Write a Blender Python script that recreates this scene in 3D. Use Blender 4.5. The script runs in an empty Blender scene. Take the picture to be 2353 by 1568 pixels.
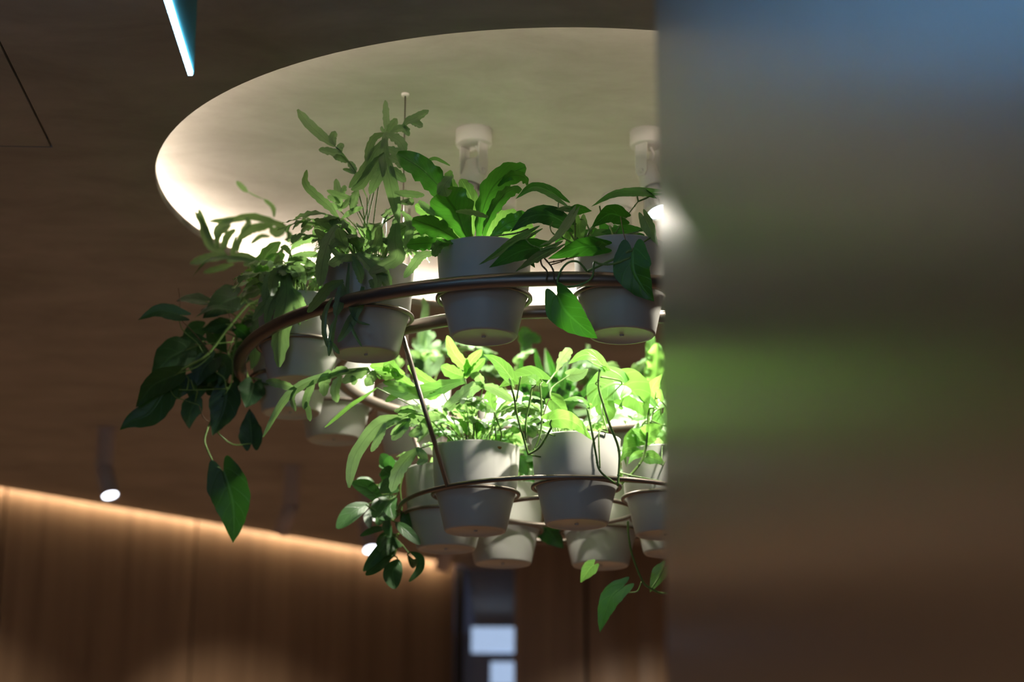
import bpy, bmesh, math, random
from mathutils import Vector, Matrix
random.seed(7)
sc = bpy.context.scene
COL = sc.collection
V = Vector

# ---------------------------------------------------------------- camera
F_PX = 4683.7
PITCH, ROLL = 0.2796, 0.0038
CAM = V((0, 0, 1.5))
_cp, _sp, _c, _s = math.cos(PITCH), math.sin(PITCH), math.cos(ROLL), math.sin(ROLL)
RIGHT = V((_c, -_sp * _s, _cp * _s)); UPV = V((-_s, -_sp * _c, _cp * _c)); FWD = V((0, _cp, _sp))
cd = bpy.data.cameras.new('camera'); cam = bpy.data.objects.new('camera', cd); COL.objects.link(cam)
m3 = Matrix((RIGHT, UPV, -FWD)).transposed()
cam.matrix_world = Matrix.Translation(CAM) @ m3.to_4x4()
cd.sensor_width = 36; cd.lens = 36 * F_PX / 2353
cd.clip_start = 0.02
cd.dof.use_dof = True; cd.dof.focus_distance = 4.18; cd.dof.aperture_fstop = 2.2
sc.camera = cam

# ---------------------------------------------------------------- world, exposure, big lights
w = bpy.data.worlds.new('world'); sc.world = w; w.use_nodes = True
w.node_tree.nodes['Background'].inputs[0].default_value = (0.50, 0.62, 1.0, 1)
w.node_tree.nodes['Background'].inputs[1].default_value = 0.06
sc.view_settings.view_transform = 'Standard'; sc.view_settings.look = 'None'
sc.view_settings.gamma = 1; sc.view_settings.exposure = 0.12
try: sc.view_settings.use_curve_mapping = False
except Exception: pass
sc.cycles.max_bounces = 6; sc.cycles.transparent_max_bounces = 12
sc.cycles.sample_clamp_indirect = 4

RECESS_LED = 92.0
PLANT_SPOT = 55.0
WASH_LED = 26.0
FLOOR_WARM = 42.0

def light(name, kind, loc, power, color, **kw):
    l = bpy.data.lights.new(name, kind); l.energy = power; l.color = color
    aim = kw.pop('aim', None)
    for k, v in kw.items(): setattr(l, k, v)
    o = bpy.data.objects.new(name, l); COL.objects.link(o); o.location = loc
    if aim is not None: o.rotation_euler = (V(aim) - V(loc)).to_track_quat('-Z', 'Y').to_euler()
    return o
# added warm fill beams without fixtures; their floor bounce lightens the far ceiling
for dx, dy, dp, dc in ((-3.0, 6.9, 1.7, (1, 0.80, 0.60)), (0.75, 8.2, 3.6, (1, 0.80, 0.62)), (2.6, 7.6, 1.2, (1, 0.80, 0.62))):
    light('warm_floor_fill', 'SPOT', (dx, dy, 3.17), FLOOR_WARM * dp, dc, spot_size=math.radians(105), spot_blend=0.6, shadow_soft_size=0.04, aim=(dx, dy, 0))
for dx, dy, ax_, ay_, dp in ((-2.2, 7.0, -2.0, 8.2, 70), (-0.9, 7.9, -0.9, 9.3, 70), (0.7, 7.6, 0.75, 9.3, 150)):
    light('warm_wall_fill', 'SPOT', (dx, dy, 3.17), dp, (1, 0.80, 0.60), spot_size=math.radians(80), spot_blend=0.8, shadow_soft_size=0.04, aim=(ax_, ay_, 0.9))  # added warm fills, no fixture, that brighten the wood walls
light('cool_front_fill', 'AREA', (-0.9, -2.6, 1.6), 4.0, (0.60, 0.77, 1.0), size=1.6, spread=math.radians(80), aim=(0.1, 4.6, 2.7))  # added cool fill behind the camera for the pot fronts

# ---------------------------------------------------------------- helpers
def ray(px, py):
    x = (px - 1176.5) / F_PX; y = -(py - 784) / F_PX
    return RIGHT * x + UPV * y + FWD
def at(px, py, d): return CAM + ray(px, py) * d               # d = distance along the view axis
def at_z(px, py, z):
    r = ray(px, py); return CAM + r * ((z - CAM.z) / r.z)
def at_y(px, py, y):
    r = ray(px, py); return CAM + r * ((y - CAM.y) / r.y)
def depth(P): return (P - CAM).dot(FWD)

def nmat(name, build):
    m = bpy.data.materials.new(name); m.use_nodes = True
    nt = m.node_tree; b = nt.nodes['Principled BSDF']; build(nt, b); return m
def N(nt, t, **kw):
    n = nt.nodes.new(t)
    for k, v in kw.items():
        if k in n.inputs.keys(): n.inputs[k].default_value = v
        else: setattr(n, k, v)
    return n
def ramp(nt, stops):
    r = nt.nodes.new('ShaderNodeValToRGB'); e = r.color_ramp.elements
    while len(e) < len(stops): e.new(0.5)
    for x, (p, c) in zip(e, stops): x.position = p; x.color = (*c, 1)
    return r
def plain(name, col, rough=0.5, metal=0.0, spec=0.5, noise=0.0, nscale=6.0, stretch=(1, 1, 1)):
    def f(nt, b):
        b.inputs['Roughness'].default_value = rough; b.inputs['Metallic'].default_value = metal
        b.inputs['Specular IOR Level'].default_value = spec
        if noise:
            tc = N(nt, 'ShaderNodeTexCoord'); mp = N(nt, 'ShaderNodeMapping'); mp.inputs['Scale'].default_value = stretch
            nz = N(nt, 'ShaderNodeTexNoise', Scale=nscale, Detail=6.0, Roughness=0.6)
            nt.links.new(tc.outputs['Object'], mp.inputs[0]); nt.links.new(mp.outputs[0], nz.inputs['Vector'])
            r = ramp(nt, [(0.25, tuple(c * (1 - noise) for c in col)), (0.75, tuple(min(1, c * (1 + noise)) for c in col))])
            nt.links.new(nz.outputs['Fac'], r.inputs[0]); nt.links.new(r.outputs[0], b.inputs['Base Color'])
        else: b.inputs['Base Color'].default_value = (*col, 1)
    return nmat(name, f)
def emit(name, col, s):
    def f(nt, b):
        b.inputs['Base Color'].default_value = (*col, 1)
        b.inputs['Emission Color'].default_value = (*col, 1); b.inputs['Emission Strength'].default_value = s
    return nmat(name, f)

def leaf_mat(name, front, back_t, rough=0.38, spec=0.5, vein=0.35, trans=0.45, edge=None, vfreq=9.0, vdark=False):
    def f(nt, b):
        L = nt.links.new
        uv = N(nt, 'ShaderNodeUVMap'); sep = N(nt, 'ShaderNodeSeparateXYZ'); L(uv.outputs[0], sep.inputs[0])
        au = N(nt, 'ShaderNodeMath', operation='ABSOLUTE'); L(sep.outputs[0], au.inputs[0])
        # side veins: wave along v skewed by |u|
        sk = N(nt, 'ShaderNodeMath', operation='MULTIPLY_ADD'); sk.inputs[1].default_value = -0.28
        L(au.outputs[0], sk.inputs[0]); L(sep.outputs[1], sk.inputs[2])
        fr = N(nt, 'ShaderNodeMath', operation='MULTIPLY'); fr.inputs[1].default_value = vfreq * 6.283; L(sk.outputs[0], fr.inputs[0])
        sn = N(nt, 'ShaderNodeMath', operation='COSINE'); L(fr.outputs[0], sn.inputs[0])
        sr = ramp(nt, [(0.80, (0, 0, 0)), (1.0, (0.4, 0.4, 0.4))]); L(sn.outputs[0], sr.inputs[0])
        mr = ramp(nt, [(0.03, (1, 1, 1)), (0.09, (0, 0, 0))]); L(au.outputs[0], mr.inputs[0])
        ad = N(nt, 'ShaderNodeMath', operation='MAXIMUM'); L(sr.outputs[0], ad.inputs[0]); L(mr.outputs[0], ad.inputs[1])
        vm = N(nt, 'ShaderNodeMath', operation='MULTIPLY'); vm.inputs[1].default_value = vein; L(ad.outputs[0], vm.inputs[0])
        tc = N(nt, 'ShaderNodeTexCoord'); nz = N(nt, 'ShaderNodeTexNoise', Scale=30.0, Detail=4.0); L(tc.outputs['Object'], nz.inputs['Vector'])
        oi = N(nt, 'ShaderNodeObjectInfo')
        mx = N(nt, 'ShaderNodeMath', operation='MULTIPLY_ADD'); mx.inputs[1].default_value = 0.5; L(oi.outputs['Random'], mx.inputs[0])
        hn = N(nt, 'ShaderNodeMath', operation='MULTIPLY'); hn.inputs[1].default_value = 0.6; L(nz.outputs['Fac'], hn.inputs[0]); L(hn.outputs[0], mx.inputs[2])
        def colour(c):
            r = ramp(nt, [(0.15, tuple(x * 0.62 for x in c)), (0.85, tuple(min(1, x * 1.3) for x in c))]); L(mx.outputs[0], r.inputs[0])
            m = N(nt, 'ShaderNodeMixRGB'); L(vm.outputs[0], m.inputs[0]); L(r.outputs[0], m.inputs[1])
            k = 0.3 if vdark else 1.0
            m.inputs[2].default_value = (*((x * 0.35 for x in c) if vdark else (min(1, x * 1.9 + 0.03) for x in c)), 1)
            return m
        cf, ct = colour(front), colour(back_t)
        L(cf.outputs[0], b.inputs['Base Color'])
        b.inputs['Roughness'].default_value = rough; b.inputs['Specular IOR Level'].default_value = spec
        bp = N(nt, 'ShaderNodeBump', Strength=0.35, Distance=0.002); L(ad.outputs[0], bp.inputs['Height']); L(bp.outputs[0], b.inputs['Normal'])
        tr = N(nt, 'ShaderNodeBsdfTranslucent'); L(ct.outputs[0], tr.inputs[0])
        ms = N(nt, 'ShaderNodeMixShader'); ms.inputs[0].default_value = trans
        L(b.outputs[0], ms.inputs[1]); L(tr.outputs[0], ms.inputs[2]); L(ms.outputs[0], nt.nodes['Material Output'].inputs[0])
    return nmat(name, f)

M = {}
M['fern'] = leaf_mat('glaucous_fern', (0.14, 0.235, 0.115), (0.24, 0.44, 0.12), 0.34, 0.6, 0.4, 0.46, vfreq=7, vdark=True)
M['nest'] = leaf_mat('nest_fern', (0.04, 0.135, 0.025), (0.085, 0.35, 0.025), 0.28, 0.6, 0.55, 0.42, vfreq=12, vdark=True)
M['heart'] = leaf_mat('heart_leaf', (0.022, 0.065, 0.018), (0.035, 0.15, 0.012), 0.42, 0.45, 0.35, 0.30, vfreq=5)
M['heart_lit'] = leaf_mat('lit_heart_leaf', (0.032, 0.11, 0.022), (0.07, 0.34, 0.02), 0.36, 0.5, 0.35, 0.42, vfreq=5)  # brighter copy of the heart leaf, stronger light put into its colour
M['pothos'] = leaf_mat('pothos_and_backlit_leaf', (0.12, 0.29, 0.07), (0.23, 0.52, 0.08), 0.33, 0.5, 0.4, 0.45, vfreq=6)  # also on fern and nest leaves, where its colour paints backlight
M['hoya'] = leaf_mat('wax_leaf', (0.045, 0.12, 0.032), (0.06, 0.22, 0.03), 0.40, 0.45, 0.3, 0.2, vfreq=4)
M['stem'] = plain('green_stem', (0.13, 0.24, 0.05), 0.45, noise=0.3, nscale=30)
M['brown_stem'] = plain('brown_stem', (0.13, 0.085, 0.04), 0.6, noise=0.3, nscale=30)
M['soil'] = plain('bark_soil', (0.045, 0.028, 0.018), 0.95, noise=0.5, nscale=60)
M['moss'] = plain('rhizome_fuzz', (0.22, 0.10, 0.03), 0.95, noise=0.4, nscale=80)
M['pot'] = plain('pot_clay_grey', (0.46, 0.455, 0.42), 0.46, spec=0.4, noise=0.05, nscale=9)
M['bronze'] = plain('satin_bronze', (0.215, 0.18, 0.155), 0.40, metal=0.85, noise=0.03, nscale=20)
M['white'] = plain('white_lacquer', (0.74, 0.71, 0.66), 0.42)
M['lens'] = emit('spot_lens', (0.80, 0.90, 1.0), 10)
M['far_lens'] = emit('far_spot_lens', (0.86, 0.90, 1.0), 7)
M['dark'] = plain('black_gap', (0.012, 0.010, 0.009), 0.7)
M['grey_metal'] = plain('grey_lacquer', (0.42, 0.38, 0.375), 0.45)

def mesh_obj(name, verts, faces, mats, parent=None, uvs=None, mi=None, smooth=True):
    me = bpy.data.meshes.new(name); me.from_pydata([tuple(v) for v in verts], [], faces)
    for m in (mats if isinstance(mats, (list, tuple)) else [mats]): me.materials.append(m)
    if uvs:
        ul = me.uv_layers.new(name='uv')
        for l in me.loops: ul.data[l.index].uv = uvs[l.vertex_index]
    if mi:
        for p, k in zip(me.polygons, mi): p.material_index = k
    if smooth:
        for p in me.polygons: p.use_smooth = True
    o = bpy.data.objects.new(name, me); COL.objects.link(o)
    if parent is not None:
        o.parent = parent; o.matrix_parent_inverse = Matrix.Identity(4)
        for v in me.vertices: v.co = v.co - parent.location
    return o
def tag(o, label=None, cat=None, group=None, kind=None):
    if label: o['label'] = label
    if cat: o['category'] = cat
    if group: o['group'] = group
    if kind: o['kind'] = kind
    return o
def empty(name, loc, label, cat, group=None):
    o = bpy.data.objects.new(name, None); COL.objects.link(o); o.location = loc
    o.empty_display_size = 0.05
    return tag(o, label, cat, group)

class G:
    def __init__(s): s.v = []; s.f = []; s.uv = []; s.mi = []
    def add(s, v, f, uv=None, mi=0):
        k = len(s.v); s.v += v; s.f += [tuple(i + k for i in q) for q in f]
        s.uv += uv if uv else [(0.5, 0.5)] * len(v); s.mi += [mi] * len(f)
        return s
    def obj(s, name, mats, parent=None, smooth=True): return mesh_obj(name, s.v, s.f, mats, parent, s.uv, s.mi, smooth)
    def box(s, a, b, mi=0):
        x0, y0, z0 = a; x1, y1, z1 = b
        v = [V(p) for p in ((x0,y0,z0),(x1,y0,z0),(x1,y1,z0),(x0,y1,z0),(x0,y0,z1),(x1,y0,z1),(x1,y1,z1),(x0,y1,z1))]
        return s.add(v, [(0,3,2,1),(4,5,6,7),(0,1,5,4),(1,2,6,5),(2,3,7,6),(3,0,4,7)], mi=mi)
    def lathe(s, c, prof, n=48, mi=0, axis=None):
        # prof: (r, z) list; axis optional direction
        q = V((0, 0, 1)).rotation_difference(V(axis)) if axis is not None else None
        v = []; f = []; m = len(prof)
        for i in range(n):
            a = 2 * math.pi * i / n
            for r, z in prof:
                p = V((r * math.cos(a), r * math.sin(a), z))
                if q: p = q @ p
                v.append(V(c) + p)
        for i in range(n):
            j = (i + 1) % n
            for k in range(m - 1): f.append((i*m+k, j*m+k, j*m+k+1, i*m+k+1))
        return s.add(v, f, mi=mi)
    def tube(s, pts, r, n=8, mi=0, closed=False, r1=None):
        m = len(pts); v = []; f = []
        ref = V((0.3, 0.2, 1)).normalized()
        for i, p in enumerate(pts):
            a = pts[(i - 1) % m] if (closed or i) else p
            b = pts[(i + 1) % m] if (closed or i < m - 1) else p
            T = (b - a).normalized() if (b - a).length > 1e-9 else V((0, 0, 1))
            S = T.cross(ref)
            if S.length < 1e-4: S = T.cross(V((1, 0, 0)))
            S.normalize(); U = S.cross(T)
            rr = r if r1 is None else r + (r1 - r) * i / max(1, m - 1)
            for k in range(n):
                t = 2 * math.pi * k / n; v.append(p + S * math.cos(t) * rr + U * math.sin(t) * rr)
        for i in range(m if closed else m - 1):
            j = (i + 1) % m
            for k in range(n): f.append((i*n+k, i*n+(k+1)%n, j*n+(k+1)%n, j*n+k))
        if not closed: f.append(tuple(range(n))[::-1]); f.append(tuple((m-1)*n + k for k in range(n)))
        return s.add(v, f, mi=mi)

def crom(pts, n):
    P = [V(p) for p in pts]
    if len(P) == 2: return [P[0].lerp(P[1], i / (n - 1)) for i in range(n)]
    P = [2 * P[0] - P[1]] + P + [2 * P[-1] - P[-2]]
    L = [0]
    for i in range(1, len(P) - 2): L.append(L[-1] + (P[i+1] - P[i]).length)
    out = []
    for k in range(n):
        d = L[-1] * k / (n - 1); i = 0
        while i < len(L) - 2 and d > L[i+1]: i += 1
        t = (d - L[i]) / max(1e-9, L[i+1] - L[i])
        a, b, c, e = P[i], P[i+1], P[i+2], P[i+3]
        out.append(0.5 * ((2*b) + (c-a)*t + (2*a-5*b+4*c-e)*t*t + (3*b-a-3*c+e)*t**3))
    return out

# ---------------------------------------------------------------- room
ZC = CAM.z + 1.698            # ceiling
ZR = ZC + 0.105               # top of the round recess
CX, CY = 0.119, 4.65          # centre of recess and planter
RC = 0.9715

def ceil_mat(name, c0, c1):
    def f(nt, b):
        L = nt.links.new
        tc = N(nt, 'ShaderNodeTexCoord'); mp = N(nt, 'ShaderNodeMapping'); mp.inputs['Scale'].default_value = (0.6, 1.0, 1)
        L(tc.outputs['Object'], mp.inputs[0])
        n1 = N(nt, 'ShaderNodeTexNoise', Scale=5.0, Detail=8.0, Roughness=0.65, Distortion=0.4); L(mp.outputs[0], n1.inputs['Vector'])
        r = ramp(nt, [(0.30, c0), (0.70, c1)]); L(n1.outputs['Fac'], r.inputs[0]); L(r.outputs[0], b.inputs['Base Color'])
        n2 = N(nt, 'ShaderNodeTexNoise', Scale=40.0, Detail=6.0); L(mp.outputs[0], n2.inputs['Vector'])
        bp = N(nt, 'ShaderNodeBump', Strength=0.15, Distance=0.004); L(n2.outputs['Fac'], bp.inputs['Height']); L(bp.outputs[0], b.inputs['Normal'])
        b.inputs['Roughness'].default_value = 0.75
    return nmat(name, f)
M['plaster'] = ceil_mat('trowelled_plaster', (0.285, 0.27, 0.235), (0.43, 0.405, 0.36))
M['plaster_lit'] = ceil_mat('recess_plaster_lit', (0.62, 0.585, 0.53), (0.84, 0.81, 0.76))  # lighter copy of the ceiling plaster, recess light lifted in its colour
def wood_mat(name, c0, c1, sc_=9.0):
    def f(nt, b):
        L = nt.links.new
        tc = N(nt, 'ShaderNodeTexCoord'); mp = N(nt, 'ShaderNodeMapping'); mp.inputs['Scale'].default_value = (1, 1, 0.035)
        L(tc.outputs['Object'], mp.inputs[0])
        n1 = N(nt, 'ShaderNodeTexNoise', Scale=sc_, Detail=8.0, Roughness=0.7); L(mp.outputs[0], n1.inputs['Vector'])
        r = ramp(nt, [(0.28, c0), (0.72, c1)]); L(n1.outputs['Fac'], r.inputs[0]); L(r.outputs[0], b.inputs['Base Color'])
        b.inputs['Roughness'].default_value = 0.45
    return nmat(name, f)
M['wood'] = wood_mat('oak_veneer', (0.17, 0.112, 0.070), (0.38, 0.27, 0.175))
M['floorwood'] = wood_mat('oak_floor', (0.30, 0.185, 0.12), (0.44, 0.29, 0.20), 3)

# wall line: traced where the wood meets the ceiling
WA = at_z(0, 1127, ZC); WB = at_z(1047, 1304, ZC)
wd = (WB - WA); wd.z = 0; wd.normalize(); wn = V((wd.y, -wd.x, 0))     # wn faces the camera
if wn.y > 0: wn = -wn
W0 = WA - wd * 3.5

def ceiling():
    bm = bmesh.new()
    def loop(pts):
        vs = [bm.verts.new(p) for p in pts]
        for i in range(len(vs)): bm.edges.new((vs[i], vs[(i+1) % len(vs)]))
    # outer outline keeps a 70 mm light slot in front of the left wood wall
    g = wn * 0.048
    a = W0 + g; b = WB + g + wd * 0.02
    outer = [V((-6, -1.5, ZC)), V((5.5, -1.5, ZC)), V((5.5, 12.6, ZC)), V((b.x + 0.02, 12.6, ZC)), V((b.x, b.y, ZC)), V((a.x, a.y, ZC)), V((-6, a.y, ZC))]
    loop(outer)
    loop([V((CX + RC * math.cos(t), CY + RC * math.sin(t), ZC)) for t in [2 * math.pi * i / 160 for i in range(160)]])
    loop(PANEL_OUT)
    bmesh.ops.triangle_fill(bm, use_beauty=True, edges=bm.edges[:])
    for f_ in bm.faces:
        if f_.normal.z > 0: f_.normal_flip()
    me = bpy.data.meshes.new('ceiling'); bm.to_mesh(me); bm.free(); me.materials.append(M['plaster'])
    o = bpy.data.objects.new('ceiling', me); COL.objects.link(o)
    md = o.modifiers.new('t', 'SOLIDIFY'); md.thickness = 0.014; md.offset = -1
    tag(o, kind='structure')
pa = at_z(0, 93, ZC); pb = at_z(122, 339, ZC); pc = at_z(0, 337, ZC)
e1 = (pa - pb).normalized(); e2 = (pc - pb).normalized()
PANEL_OUT = [pb, pb + e1 * 1.0, pb + e1 * 1.0 + e2 * 0.9, pb + e2 * 0.9]
ceiling()
gp = 0.0055
pi = [pb + (e1 + e2) * gp, pb + e1 * (1 - gp) + e2 * gp, pb + e1 * (1 - gp) + e2 * (0.9 - gp), pb + e2 * (0.9 - gp) + e1 * gp]
v = [p.copy() for p in pi] + [p + V((0, 0, 0.014)) for p in pi]
tag(mesh_obj('ceiling_hatch', v, [(0,1,2,3),(4,7,6,5),(0,4,5,1),(1,5,6,2),(2,6,7,3),(3,7,4,0)], M['plaster'], smooth=False),
    'flush plaster access hatch outlined by a thin dark joint in the ceiling, upper left', 'hatch')
# dark void box above the hatch
tag(G().box((pb.x - 1.6, pb.y - 1.3, ZC + 0.02), (pb.x + 0.03, pb.y + 0.3, ZC + 0.03)).obj('trim_1', M['dark'], smooth=False), kind='structure')

# recess: ledge lip, wall, curved cove, flat top
lip = G().lathe((CX, CY, ZC), [(RC, 0.0), (RC, 0.020), (RC + 0.006, 0.020), (RC + 0.006, 0.010), (RC + 0.25, 0.010), (RC + 0.25, 0.0)], 160)
tag(lip.obj('trim_2', M['plaster']), kind='structure')
pr = [(RC + 0.25, 0.008)]
for i in range(9):
    a = math.pi / 2 * i / 8; rf = 0.09
    pr.append((RC + 0.25 - rf + rf * math.cos(a), 0.105 - rf + rf * math.sin(a)))
pr += [(0.6, 0.105), (0.3, 0.105), (0.001, 0.105)]
tag(G().lathe((CX, CY, ZC), pr, 160).obj('ceiling_recess', M['plaster_lit']), kind='structure')
M['cove_led'] = emit('warm_led', (1.0, 0.84, 0.68), RECESS_LED)
led = G().lathe((CX, CY, ZC), [(RC + 0.150, 0.012), (RC + 0.150, 0.017), (RC + 0.165, 0.017), (RC + 0.165, 0.012)], 128)
tag(led.obj('cove_light', M['cove_led']), 'hidden warm LED strip glowing round the rim of the circular ceiling recess', 'light strip')

# wood wall on the left, boards with joints
def wall_from(p, d, n, x0, x1, joints, z0, z1, name, th=0.03):
    g = G(); js = [x0] + joints + [x1]
    for a, b in zip(js[:-1], js[1:]):
        q = [p + d * (a + 0.006), p + d * (b - 0.006)]
        for z_ in (0,):
            vv = []
            for z in (z0, z1):
                for k in q: vv.append(V((k.x, k.y, z)))
                for k in q[::-1]: vv.append(V((k.x, k.y, z)) - n * th)
            g.add(vv, [(3,2,1,0),(4,5,6,7),(0,1,5,4),(1,2,6,5),(2,3,7,6),(3,0,4,7)])
    q0, q1 = p + d * x0 - n * (th - .004), p + d * x1 - n * (th - .004)
    vv = [V((q0.x, q0.y, z0)), V((q1.x, q1.y, z0)), V((q1.x, q1.y, z1)), V((q0.x, q0.y, z1))]
    g.add(vv, [(0, 1, 2, 3)], mi=1)
    o = g.obj(name, [M['wood'], M['dark']], smooth=False); return tag(o, kind='structure')
LW = (WB - W0).length
def wall_x(px, py):   # position along the left wall of a pixel
    r = ray(px, py); t = (W0 - CAM).dot(wn) / r.dot(wn); return (CAM + r * t - W0).dot(wd)
wall_from(W0, wd, wn, 0, LW, [wall_x(15, 1135) - 1.9, wall_x(15, 1135), wall_x(445, 1350)], 0, ZC + 0.16, 'wall_left')
# light slot above: strip on the slot's room side
sl = G()
for off0, off1, za, zb in ((0.052, 0.115, ZC + 0.012, ZC + 0.16), (-0.02, 0.115, ZC + 0.15, ZC + 0.17)):
    a0, a1 = W0 + wn * off0, W0 + wn * off1; b0, b1 = a0 + wd * LW, a1 + wd * LW
    vv = [V((k.x, k.y, z)) for z in (za, zb) for k in (a0, b0, b1, a1)]
    sl.add(vv, [(3,2,1,0),(4,5,6,7),(0,1,5,4),(1,2,6,5),(2,3,7,6),(3,0,4,7)])
tag(sl.obj('trim_3', M['plaster'], smooth=False), kind='structure')
a0 = W0 + wn * 0.050; b0 = a0 + wd * (LW - 0.05)
M['wash_led'] = emit('wall_wash_led', (1.0, 0.72, 0.46), WASH_LED)
vv = [V((a0.x, a0.y, ZC + 0.016)), V((b0.x, b0.y, ZC + 0.016)), V((b0.x, b0.y, ZC + 0.032)), V((a0.x, a0.y, ZC + 0.032))]
vv += [k + wn * -0.006 for k in vv]
tag(mesh_obj('wall_wash_light', vv, [(0,1,2,3),(7,6,5,4),(0,4,5,1),(1,5,6,2),(2,6,7,3),(3,7,4,0)], M['wash_led'], smooth=False),
    'long concealed warm LED line grazing the top of the wood wall on the left', 'light strip')

# dark jamb, ribbed glass screen, right wood wall
J0 = at_y(1046, 1400, WB.y); J1 = at_y(1066, 1400, WB.y)
tag(G().box((J0.x, WB.y - 0.01, 0), (J1.x, WB.y + 0.12, ZC)).obj('trim_4', M['dark'], smooth=False), kind='structure')
RWY = 9.3
gx0 = J1.x; gx1 = at_y(1190, 1400, WB.y + 0.06).x
def ribglass():
    def f(nt, b):
        L = nt.links.new
        b.inputs['Base Color'].default_value = (0.5, 0.5, 0.55, 1); b.inputs['Roughness'].default_value = 0.18
        tr = N(nt, 'ShaderNodeBsdfTransparent'); tr.inputs[0].default_value = (0.75, 0.8, 0.9, 1)
        ms = N(nt, 'ShaderNodeMixShader'); ms.inputs[0].default_value = 0.62
        L(b.outputs[0], ms.inputs[1]); L(tr.outputs[0], ms.inputs[2]); L(ms.outputs[0], nt.nodes['Material Output'].inputs[0])
    return nmat('ribbed_glass', f)
M['ribglass'] = ribglass()
g = G(); n_ = 120; vv = []
for i in range(n_ + 1):
    x = gx0 + (gx1 - gx0) * i / n_; y = WB.y + 0.05 + (0.004 if i % 4 in (0, 1) else 0)
    vv += [V((x, y, 0)), V((x, y, ZC))]
g.add(vv, [(2*i, 2*i+2, 2*i+3, 2*i+1) for i in range(n_)])
tag(g.obj('window_1', M['ribglass'], smooth=False), kind='structure')
wr0 = at_y(1183, 1400, RWY).x; wj = at_y(1347, 1400, RWY).x
g = G(); g.box((wr0, RWY, 0), (wj - 0.008, RWY + 0.04, ZC)); g.box((wr0, RWY + 0.03, 0), (wj + .1, RWY + 0.06, ZC), mi=1)
g.box((wr0, RWY + 0.04, 0), (wr0 + 0.03, 12.3, ZC))
# curved return with shallow scallops
vv = []; nn = 60; R_ = 1.1
for i in range(nn + 1):
    a = math.pi * 0.75 * i / nn
    x = wj + 0.008 + R_ * math.sin(a) * 0.9; y = RWY + R_ * (1 - math.cos(a)) * 0.55 - 0.012 * abs(math.sin(i * math.pi / 6))
    vv += [V((x, y, 0)), V((x, y, ZC))]
g.add(vv, [(2*i, 2*i+2, 2*i+3, 2*i+1) for i in range(nn)])
tag(g.obj('wall_back', [M['wood'], M['dark']], smooth=False), kind='structure')
M['bluewall'] = plain('pale_blue_paint', (0.50, 0.46, 0.48), 0.7)
tag(G().box((-0.6, 12.3, 0), (5.5, 12.4, ZC)).obj('wall_far', M['bluewall'], smooth=False), kind='structure')
tag(G().box((5.4, -1.4, 0), (5.5, 12.3, ZC)).obj('wall_right', M['wood'], smooth=False), kind='structure')
tag(G().box((-6.1, -1.5, 0), (-6.0, 8, ZC)).obj('wall_side', M['wood'], smooth=False), kind='structure')
tag(G().box((-6, -3.4, -0.1), (5.5, 12.4, 0)).obj('floor', M['floorwood'], smooth=False), kind='structure')
M['cool_panel'] = emit('cool_reflection_glow', (0.62, 0.78, 1.0), 1.15)  # glowing boxes stand in for cool reflections in the ribbed glass
for (x0, y0, x1, y1, lb) in ((1083, 1442, 1215, 1498, 'upper and longer of two cool glowing panels standing in for reflections in ribbed glass'),
                            (1127, 1522, 1215, 1572, 'lower and shorter of two cool glowing panels standing in for reflections in ribbed glass')):
    A = at_y(x0, y1, 11.2); B = at_y(x1, y0, 11.2)
    o = G().box((A.x, 11.2, A.z), (B.x, 11.26, B.z)).obj('glass_reflection', M['cool_panel'], smooth=False)
    tag(o, lb, 'light', 'cool glowing panels standing in for reflections in the glass')
light('back_wall_fill', 'AREA', (0.4, 11.0, 3.1), 16.0, (0.9, 0.88, 1), size=0.5, aim=(0.2, 12.2, 1.5))  # added area fill that lightens the wall behind the glass

# metal clad column close to the camera, right
def colmat():
    def f(nt, b):
        L = nt.links.new
        tc = N(nt, 'ShaderNodeTexCoord'); mp = N(nt, 'ShaderNodeMapping'); mp.inputs['Scale'].default_value = (60, 60, 0.6)
        L(tc.outputs['Object'], mp.inputs[0]); n1 = N(nt, 'ShaderNodeTexNoise', Scale=3.0, Detail=4.0); L(mp.outputs[0], n1.inputs['Vector'])
        bp = N(nt, 'ShaderNodeBump', Strength=0.05, Distance=0.001); L(n1.outputs['Fac'], bp.inputs['Height']); L(bp.outputs[0], b.inputs['Normal'])
        b.inputs['Base Color'].default_value = (0.27, 0.265, 0.275, 1); b.inputs['Metallic'].default_value = 1.0
        b.inputs['Roughness'].default_value = 0.30
    return nmat('brushed_bronze_cladding', f)
M['column'] = colmat()
E0 = at_y(1516, 784, 2.35)
def column():
    th = math.radians(-0.5); d1 = V((math.sin(th), -math.cos(th), 0))     # face runs back towards the camera
    d2 = V((math.cos(th), math.sin(th), 0)); r = 0.02
    c0 = V((E0.x, 2.35, 0)); prof = [c0 + d1 * 2.15]
    for i in range(9):
        a = math.pi / 2 * i / 8
        prof.append(c0 + d1 * (r - r * math.sin(a)) + d2 * (r - r * math.cos(a)))
    prof += [c0 + d2 * 0.9, c0 + d2 * 0.9 + d1 * 2.15]
    n = len(prof); vv = [V((p.x, p.y, z)) for z in (0, ZC) for p in prof]
    o = mesh_obj('wall_column', vv, [(i, (i+1) % n, n + (i+1) % n, n + i) for i in range(n)], M['column'], smooth=False)
    for p in o.data.polygons: p.use_smooth = 1 <= p.index <= 8
    tag(o, kind='structure')
column()

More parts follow.
